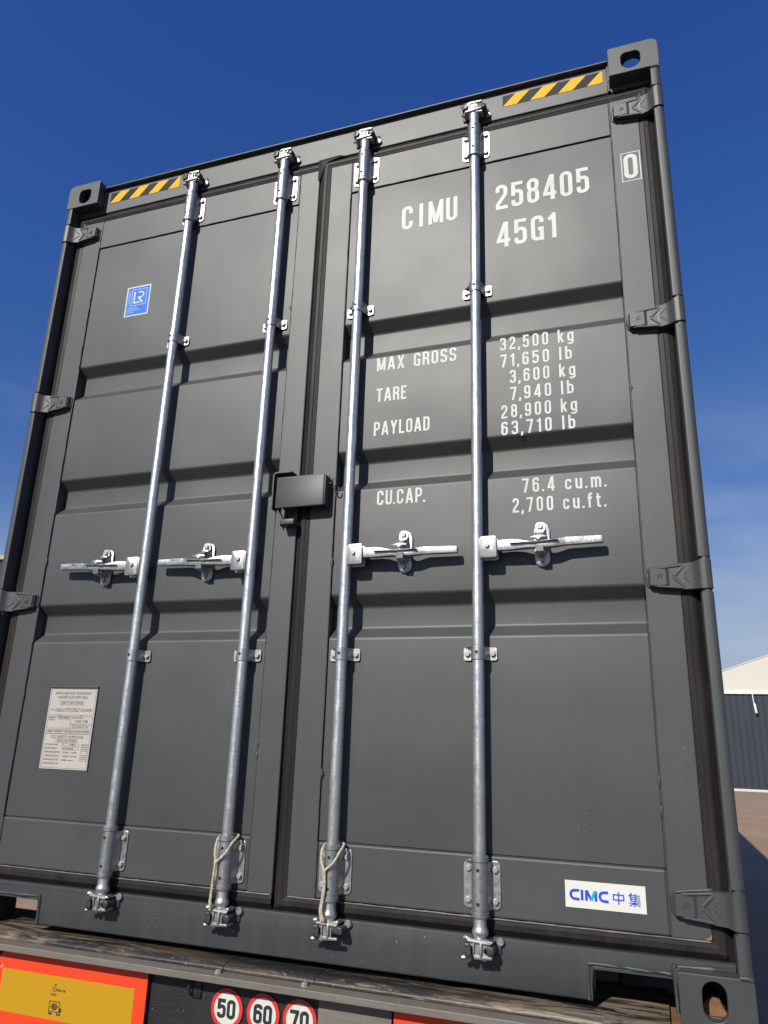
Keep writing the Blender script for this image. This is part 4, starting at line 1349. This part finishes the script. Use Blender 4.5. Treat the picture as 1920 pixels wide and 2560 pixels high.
txt('UNDER CUSTOMS SEAL', 0.50, 0.118, 0.0125, 0.64)
line_box(0.24, 0.76, 0.168, 0.212); txt('GB/C 31267 LR/2026', 0.50, 0.190, 0.0105, 0.46)
txt('TYPE', 0.10, 0.278, 0.0075, 0.07); line_box(0.16, 0.37, 0.262, 0.297); txt('TN4RHG01 AC', 0.265, 0.280, 0.0075, 0.18)
txt("MANUFACTURER'S NO.", 0.54, 0.262, 0.0070, 0.29); txt('OF THE CONTAINER', 0.53, 0.290, 0.0070, 0.26)
line_box(0.70, 0.94, 0.262, 0.292); txt('XCCC 2603798', 0.82, 0.277, 0.0075, 0.20)
line_box(0.025, 0.975, 0.358, 0.502); ribbon(bm, [(px(0.52), pz(0.358)), (px(0.52), pz(0.502))], 0.0009, yl)
txt("OWNER'S NO.", 0.125, 0.375, 0.0070, 0.17); line_box(0.24, 0.50, 0.360, 0.390); txt('CIMU 258405 0', 0.37, 0.375, 0.0075, 0.22)
txt('OWNED BY:', 0.11, 0.402, 0.0070, 0.14)
txt('MANUFACTURED BY', 0.67, 0.375, 0.0070, 0.24); txt('CIMC', 0.695, 0.418, 0.0140, 0.15); txt('\u4e2d\u96c6', 0.835, 0.418, 0.0120, 0.11)
txt('XINHUI CIMC CONTAINER CO., LTD.', 0.75, 0.458, 0.0070, 0.42); txt('XINHUI, GUANGDONG, P.R.CHINA', 0.74, 0.484, 0.0065, 0.34)
line_box(0.025, 0.975, 0.520, 0.566); txt('TIMBER COMPONENT TREATMENT IM/TAILEUM 400/2026', 0.50, 0.543, 0.0095, 0.90)
line_box(0.025, 0.975, 0.574, 0.985)
txt('CSC SAFETY APPROVAL', 0.50, 0.610, 0.0135, 0.70)
line_box(0.27, 0.73, 0.636, 0.676); txt('GB-LR 31267-04/2026', 0.50, 0.656, 0.0100, 0.40)
for i, (a, w) in enumerate((('DATE MANUFACTURED', 0.27), ('IDENTIFICATION NO.', 0.26), ('MAXIMUM OPERATING GROSS MASS', 0.33), ('ALLOWABLE STACKING LOAD FOR 1.8G', 0.33), ('TRANSVERSE RACKING TEST FORCE', 0.33), ('SIDE WALL STRENGTH: 0.6Pg', 0.33))):
    txt(a, 0.035 + w / 2 + 0.02, 0.705 + i * 0.0455, 0.0072, w)
line_box(0.43, 0.77, 0.690, 0.718); txt('11/2025', 0.63, 0.704, 0.0080, 0.13)
line_box(0.43, 0.77, 0.737, 0.765); txt('XCCC 2603798', 0.55, 0.751, 0.0080, 0.22)
txt('32,500 kg   71,650 lbs', 0.60, 0.796, 0.0075, 0.31); txt('216,000 kg  476,190 lbs', 0.60, 0.842, 0.0075, 0.31); txt('150,000  newtons', 0.57, 0.888, 0.0075, 0.24)
line_box(0.82, 0.96, 0.690, 0.890)
for i, a in enumerate(('FIRST MAINTE-', 'NANCE EXAM', 'NATION DUE', 'ON: 2031', 'ACEP', 'PR EXAMINED', 'XIN LABEL')):
    txt(a, 0.89, 0.706 + i * 0.022 + (0.030 if i > 3 else 0), 0.0055, 0.11)
finish('lettering', bm, M['plate_ink'], dp)
for u in (0.26, 0.72):
    bm = bmesh.new(); lathe(bm, [(yl, 0.0042), (yl - 0.0016, 0.0036), (yl - 0.0024, 0.0016)], px(u), pz(0.333), 'y', 14)
    finish('rivet', bm, M['rivet'], dp, 60)

# ------------------------------------------------------------------ cords on the two inner bars
def cord(name, label, pts_r, pts_l, stem):
    root_bm = bmesh.new()
    def strand_path(pts, r, turns, off):
        # smooth the path then wind strands round it
        P = [Vector(p) for p in pts]
        sm = []
        for i in range(len(P) - 1):
            p0 = P[max(i - 1, 0)]; p1 = P[i]; p2 = P[i + 1]; p3 = P[min(i + 2, len(P) - 1)]
            for k in range(10):
                t = k / 10
                sm.append(0.5 * ((2 * p1) + (p2 - p0) * t + (2 * p0 - 5 * p1 + 4 * p2 - p3) * t * t + (3 * p1 - p0 - 3 * p2 + p3) * t * t * t))
        sm.append(P[-1])
        length = sum((b - a).length for a, b in zip(sm, sm[1:]))
        for ph in range(3):
            out = []; s = 0
            for i, p in enumerate(sm):
                if i: s += (p - sm[i - 1]).length
                d = (sm[min(i + 1, len(sm) - 1)] - sm[max(i - 1, 0)]).normalized()
                u = Vector((0, -1, 0)); u = (u - d * u.dot(d)).normalized(); w = d.cross(u)
                a = 2 * PI * (s / turns + ph / 3)
                out.append(p + (u * math.cos(a) + w * math.sin(a)) * off)
            tube(root_bm, out, r, 6)
    strand_path(pts_r, 0.0022, 0.013, 0.0021)
    strand_path(pts_l, 0.0022, 0.013, 0.0021)
    for s in stem: strand_path(s, 0.0022, 0.013, 0.0021)
    o = finish(name, root_bm, M['rope'], None, 60)
    o.location = (0, 0, H)
    o['label'] = label; o['category'] = 'cord'; o['group'] = 'cords tied to the inner locking bars'
yr = -0.0082
def c2(q, y=yr): return [(a, y, b) for a, b in q]
cord('seal_cord', 'cream braided cord tied to a locking bar on the door leaf with the tan plate',
     [(-0.164, 0.046, 0.3245), (-0.143, 0.040, 0.322), (-0.136, 0.020, 0.317), (-0.1385, -0.002, 0.306), (-0.1555, yr - .0005, 0.277), (-0.1815, yr, 0.2535), (-0.1860, yr, 0.245)],
     [(-0.172, 0.044, 0.3245), (-0.192, 0.030, 0.321), (-0.1965, 0.012, 0.308), (-0.1955, 0.002, 0.280), (-0.1890, -0.003, 0.258), (-0.1868, -0.006, 0.246)],
     [c2([(-0.1850, 0.250), (-0.1870, 0.218), (-0.1890, 0.180), (-0.1905, 0.146), (-0.1890, 0.131)]), c2([(-0.1885, 0.251), (-0.1905, 0.216), (-0.1925, 0.178), (-0.1950, 0.144), (-0.1905, 0.130)], -0.003)])
cord('seal_cord', 'cream braided cord tied to a locking bar on the door leaf with white lettering',
     [(0.174, 0.046, 0.3245), (0.195, 0.040, 0.322), (0.2010, 0.020, 0.317), (0.1985, -0.002, 0.303), (0.1840, yr - .0005, 0.277), (0.1610, yr, 0.2570), (0.1580, yr, 0.248)],
     [(0.166, 0.044, 0.3245), (0.147, 0.030, 0.321), (0.1425, 0.012, 0.308), (0.1450, 0.000, 0.284), (0.1560, yr, 0.260), (0.1580, yr, 0.248)],
     [c2([(0.1595, 0.252), (0.1625, 0.222), (0.1590, 0.184), (0.1560, 0.156), (0.1640, 0.132)]), c2([(0.1560, 0.252), (0.1575, 0.220), (0.1540, 0.184), (0.1500, 0.156), (0.1560, 0.130)], -0.003)])

# ------------------------------------------------------------------ the trailer under the container
tr = empty('container_trailer', (0, 0, H), 'black container trailer carrying the dark grey container, with orange and yellow marker boards', 'trailer')
bumper_prof = [(0.30, -0.0025), (0.012, -0.0025), (-0.004, -0.0055), (-0.011, -0.012), (-0.011, -0.0195), (0.30, -0.0195)]
bumper_prof = fillet(bumper_prof, [0, 0.02, 0.012, 0.006, 0.002, 0], 4, True)
for x0, x1 in ((-1.03, -0.131), (-0.1285, 0.1445), (0.1470, 1.033)):
    bm = bmesh.new()
    prism(bm, bumper_prof, x0, x1, 'x')
    finish('bumper_rail', bm, M['worn_black'], tr, 40)
for sx in (-1, 1):
    bm = bmesh.new()
    # bolster end and twist-lock under each rear corner casting
    box(bm, *sorted((sx * 1.034, sx * 1.225)), -0.008, 0.30, -0.10, -0.010, 0.004)
    finish('bolster_end', bm, M['rusty'], tr)
    bm = bmesh.new()
    pts = [(1.100, -0.009), (1.160, -0.009), (1.160, 0.022), (1.146, 0.050), (1.128, 0.058), (1.108, 0.040)]
    prism(bm, [(sx * x, z) for x, z in pts], 0.055, 0.140, 'y', 0.004)
    finish('twist_lock', bm, M['rusty'], tr)
bm = bmesh.new()
box(bm, -1.225, 1.225, -0.056, 0.04, -0.0385, -0.0205, 0.002)
box(bm, -1.225, 1.225, 0.012, 0.04, -0.10, -0.0385)
finish('ledge', bm, M['dirty_ledge'], tr)
for bx, by in ((-0.134, -0.028), (0.127, -0.028)):
    o = bpy.data.objects.new('bolt', BOLT_ME); col.objects.link(o); o.parent = tr
    o.location = (bx, by, -0.0205); o.rotation_euler = (-PI / 2, 0, 0.3); o.scale = (1.1, 1.1, 1.0)
bm = bmesh.new()
box(bm, -1.20, 1.20, 0.0, 0.012, -0.48, -0.040)
finish('rear_panel', bm, M['dirty_black'], tr)
for sx in (-1, 1):
    bm = bmesh.new()
    x = sx * 0.5
    box(bm, x - 0.08, x + 0.08, 0.05, 11.9, -0.050, -0.022)
    box(bm, x - 0.012, x + 0.012, 0.05, 11.9, -0.42, -0.050)
    box(bm, x - 0.08, x + 0.08, 0.05, 11.9, -0.448, -0.42)
    finish('chassis_beam', bm, M['dirty_black'], tr)
for y in (0.4, 2.5, 3.8, 5.1, 8.6, 11.7):
    bm = bmesh.new(); box(bm, -0.487, 0.487, y, y + 0.12, -0.35, -0.08)
    finish('cross_beam', bm, M['dirty_black'], tr)
bm = bmesh.new(); box(bm, -1.2, 1.2, 11.95, 12.17, -0.16, -0.003)
finish('front_bolster', bm, M['dirty_black'], tr)
for y in (2.56, 3.86, 5.16):
    bm = bmesh.new(); tube(bm, [(-0.95, y, -0.65), (0.95, y, -0.65)], 0.06, 12)
    for sx in (-1, 1): box(bm, sx * 0.5 - 0.05, sx * 0.5 + 0.05, y - 0.35, y + 0.35, -0.60, -0.44, 0.01)
    finish('axle', bm, M['dirty_black'], tr, 40)
    for sx in (-1, 1):
        bm = bmesh.new()
        prof = [(-0.19, 0.30), (-0.19, 0.44), (-0.16, 0.485), (-0.10, 0.50), (0.10, 0.50), (0.16, 0.485), (0.19, 0.44), (0.19, 0.30)]
        n = 32; rings = []
        for h, r in prof: rings.append([bm.verts.new((sx * 1.0 + h, y + r * math.cos(2 * PI * i / n), -0.65 + r * math.sin(2 * PI * i / n))) for i in range(n)])
        for a, b in zip(rings, rings[1:] + rings[:1]):
            for i in range(n): bm.faces.new((a[i], a[(i + 1) % n], b[(i + 1) % n], b[i]))
        wh_o = finish('wheel', bm, M['tyre'], tr, 35)
        bm = bmesh.new(); tube(bm, [(sx * 0.92, y, -0.65), (sx * 1.06, y, -0.65), (sx * 1.16, y, -0.65)], [0.301, 0.301, 0.14], 24)
        finish('rim', bm, M['galv_cast'], wh_o, 40)
for sx in (-1, 1):
    bm = bmesh.new()
    box(bm, sx * 0.62 - 0.06, sx * 0.62 + 0.06, 9.4, 9.52, -1.11, -0.10, 0.005)
    box(bm, sx * 0.62 - 0.14, sx * 0.62 + 0.14, 9.3, 9.62, -1.148, -1.11, 0.005)
    finish('landing_leg', bm, M['dirty_black'], tr)

# marker boards
def marker(x0, x1, notch):
    bm = bmesh.new()
    prism(bm, fillet([(x0, -0.250), (x1, -0.250), (x1, -0.046), (x0 + (0.022 if notch else 0), -0.046), (x0, -0.062)] if notch else [(x0, -0.250), (x1, -0.250), (x1, -0.046), (x0, -0.046)], 0.008, 3, True), -0.0150, -0.0120, 'y')
    o = finish('marker_board', bm, M['orange_red'], tr)
    bm = bmesh.new(); rect_bm(bm, x0 + 0.018, x1 - 0.040, -0.2065, -0.0945, -0.0156, 0.0004)
    finish('reflective_strip', bm, M['amber'], o)
    bm = bmesh.new(); lathe(bm, [(-0.0152, 0.0048), (-0.0175, 0.0042), (-0.0180, 0.0015)], x0 + 0.014, -0.0915, 'y', 12)
    finish('rivet', bm, M['rivet'], o, 60)
    # small approval print and truck symbol
    bm = bmesh.new()
    y = -0.0162; c = x0 + 0.222
    add_text(bm, 'RF', c + 0.002, -0.1165, 0.0075, y)
    add_text(bm, 'E', c, -0.1285, 0.0100, y)
    ribbon(bm, [(c + 0.0066 * math.cos(2 * PI * i / 20), -0.1285 + 0.0066 * math.sin(2 * PI * i / 20)) for i in range(20)], 0.0012, y, True)
    add_text(bm, '00205 108', c + 0.0240, -0.1300, 0.0085, y, 0.030)
    add_text(bm, 'REAR', c - 0.001, -0.1425, 0.0085, y, 0.020)
    t0, t1 = c - 0.012, c + 0.025
    ribbon(bm, [(t0, -0.1855), (t1, -0.1855), (t1, -0.1595), (t0, -0.1595)], 0.0019, y, True)
    for k in range(6):
        dx = (k - 2.5) / 2.5
        hh = 0.0085 * math.sqrt(1.15 - dx * dx)
        ribbon(bm, [(t0 + 0.007 + k * 0.0046, -0.1725 - hh), (t0 + 0.007 + k * 0.0046, -0.1725 + hh)], 0.0030, y)
    ribbon(bm, [(t1 + 0.0045, -0.1855), (t1 + 0.0045, -0.1740)], 0.0062, y)
    for wx in (t0 + 0.003, t0 + 0.010, t1 - 0.005, t1 + 0.003):
        bm.faces.new([bm.verts.new((wx + 0.0032 * math.cos(2 * PI * i / 10), y - 0.0002, -0.1905 + 0.0032 * math.sin(2 * PI * i / 10))) for i in range(10)])
    finish('lettering', bm, M['sign_black'], o)
    return o
a = marker(-0.905, -0.366, True); a['label'] = 'marker board left of the speed discs'
b = marker(0.372, 0.911, False); b['label'] = 'marker board right of the speed discs'
bm = bmesh.new(); rect_bm(bm, 0.162, 0.364, -0.30, -0.052, -0.0090, 0.004)
finish('blank_plate', bm, M['speckle'], tr)

# speed limit discs
def disc(cx, cz, text, r=0.0492):
    bm = bmesh.new(); lathe(bm, [(-0.0045, r), (-0.0030, r)], cx, cz, 'y', 40)
    o = finish('speed_disc', bm, M['sign_red'], tr); o['label'] = 'round speed disc reading ' + text
    bm = bmesh.new()
    bm.faces.new([bm.verts.new((cx + r * 0.79 * math.cos(2 * PI * i / 40), -0.0050, cz + r * 0.79 * math.sin(2 * PI * i / 40))) for i in range(40)])
    finish('disc_face', bm, M['sign_white'], o)
    bm = bmesh.new()
    for k, ch in enumerate(text):
        x0 = cx - 0.0285 + k * 0.0295
        gl = GL[ch]
        for j, (pts, rad, closed) in enumerate(gl[1]):
            pp = fillet(pts, rad, 6, closed)
            ribbon(bm, [(x0 + a * 0.062, cz - 0.0215 + b * 0.043) for a, b in pp], 0.0092, -0.0053 - 0.0001 * j, closed)
    finish('lettering', bm, M['sign_black'], o)
disc(-0.1115, -0.1095, '50'); disc(-0.0005, -0.1085, '60'); disc(0.1075, -0.1085, '70')
bm = bmesh.new()
tube(bm, [(-0.222, 0.0, -0.046), (-0.228, -0.014, -0.055), (-0.229, -0.018, -0.070), (-0.226, -0.014, -0.085), (-0.222, 0.0, -0.092)], 0.004, 8)
box(bm, -0.226, -0.196, -0.006, 0.0, -0.096, -0.042, 0.002)
finish('lashing_eye', bm, M['dirty_black'], tr, 50)
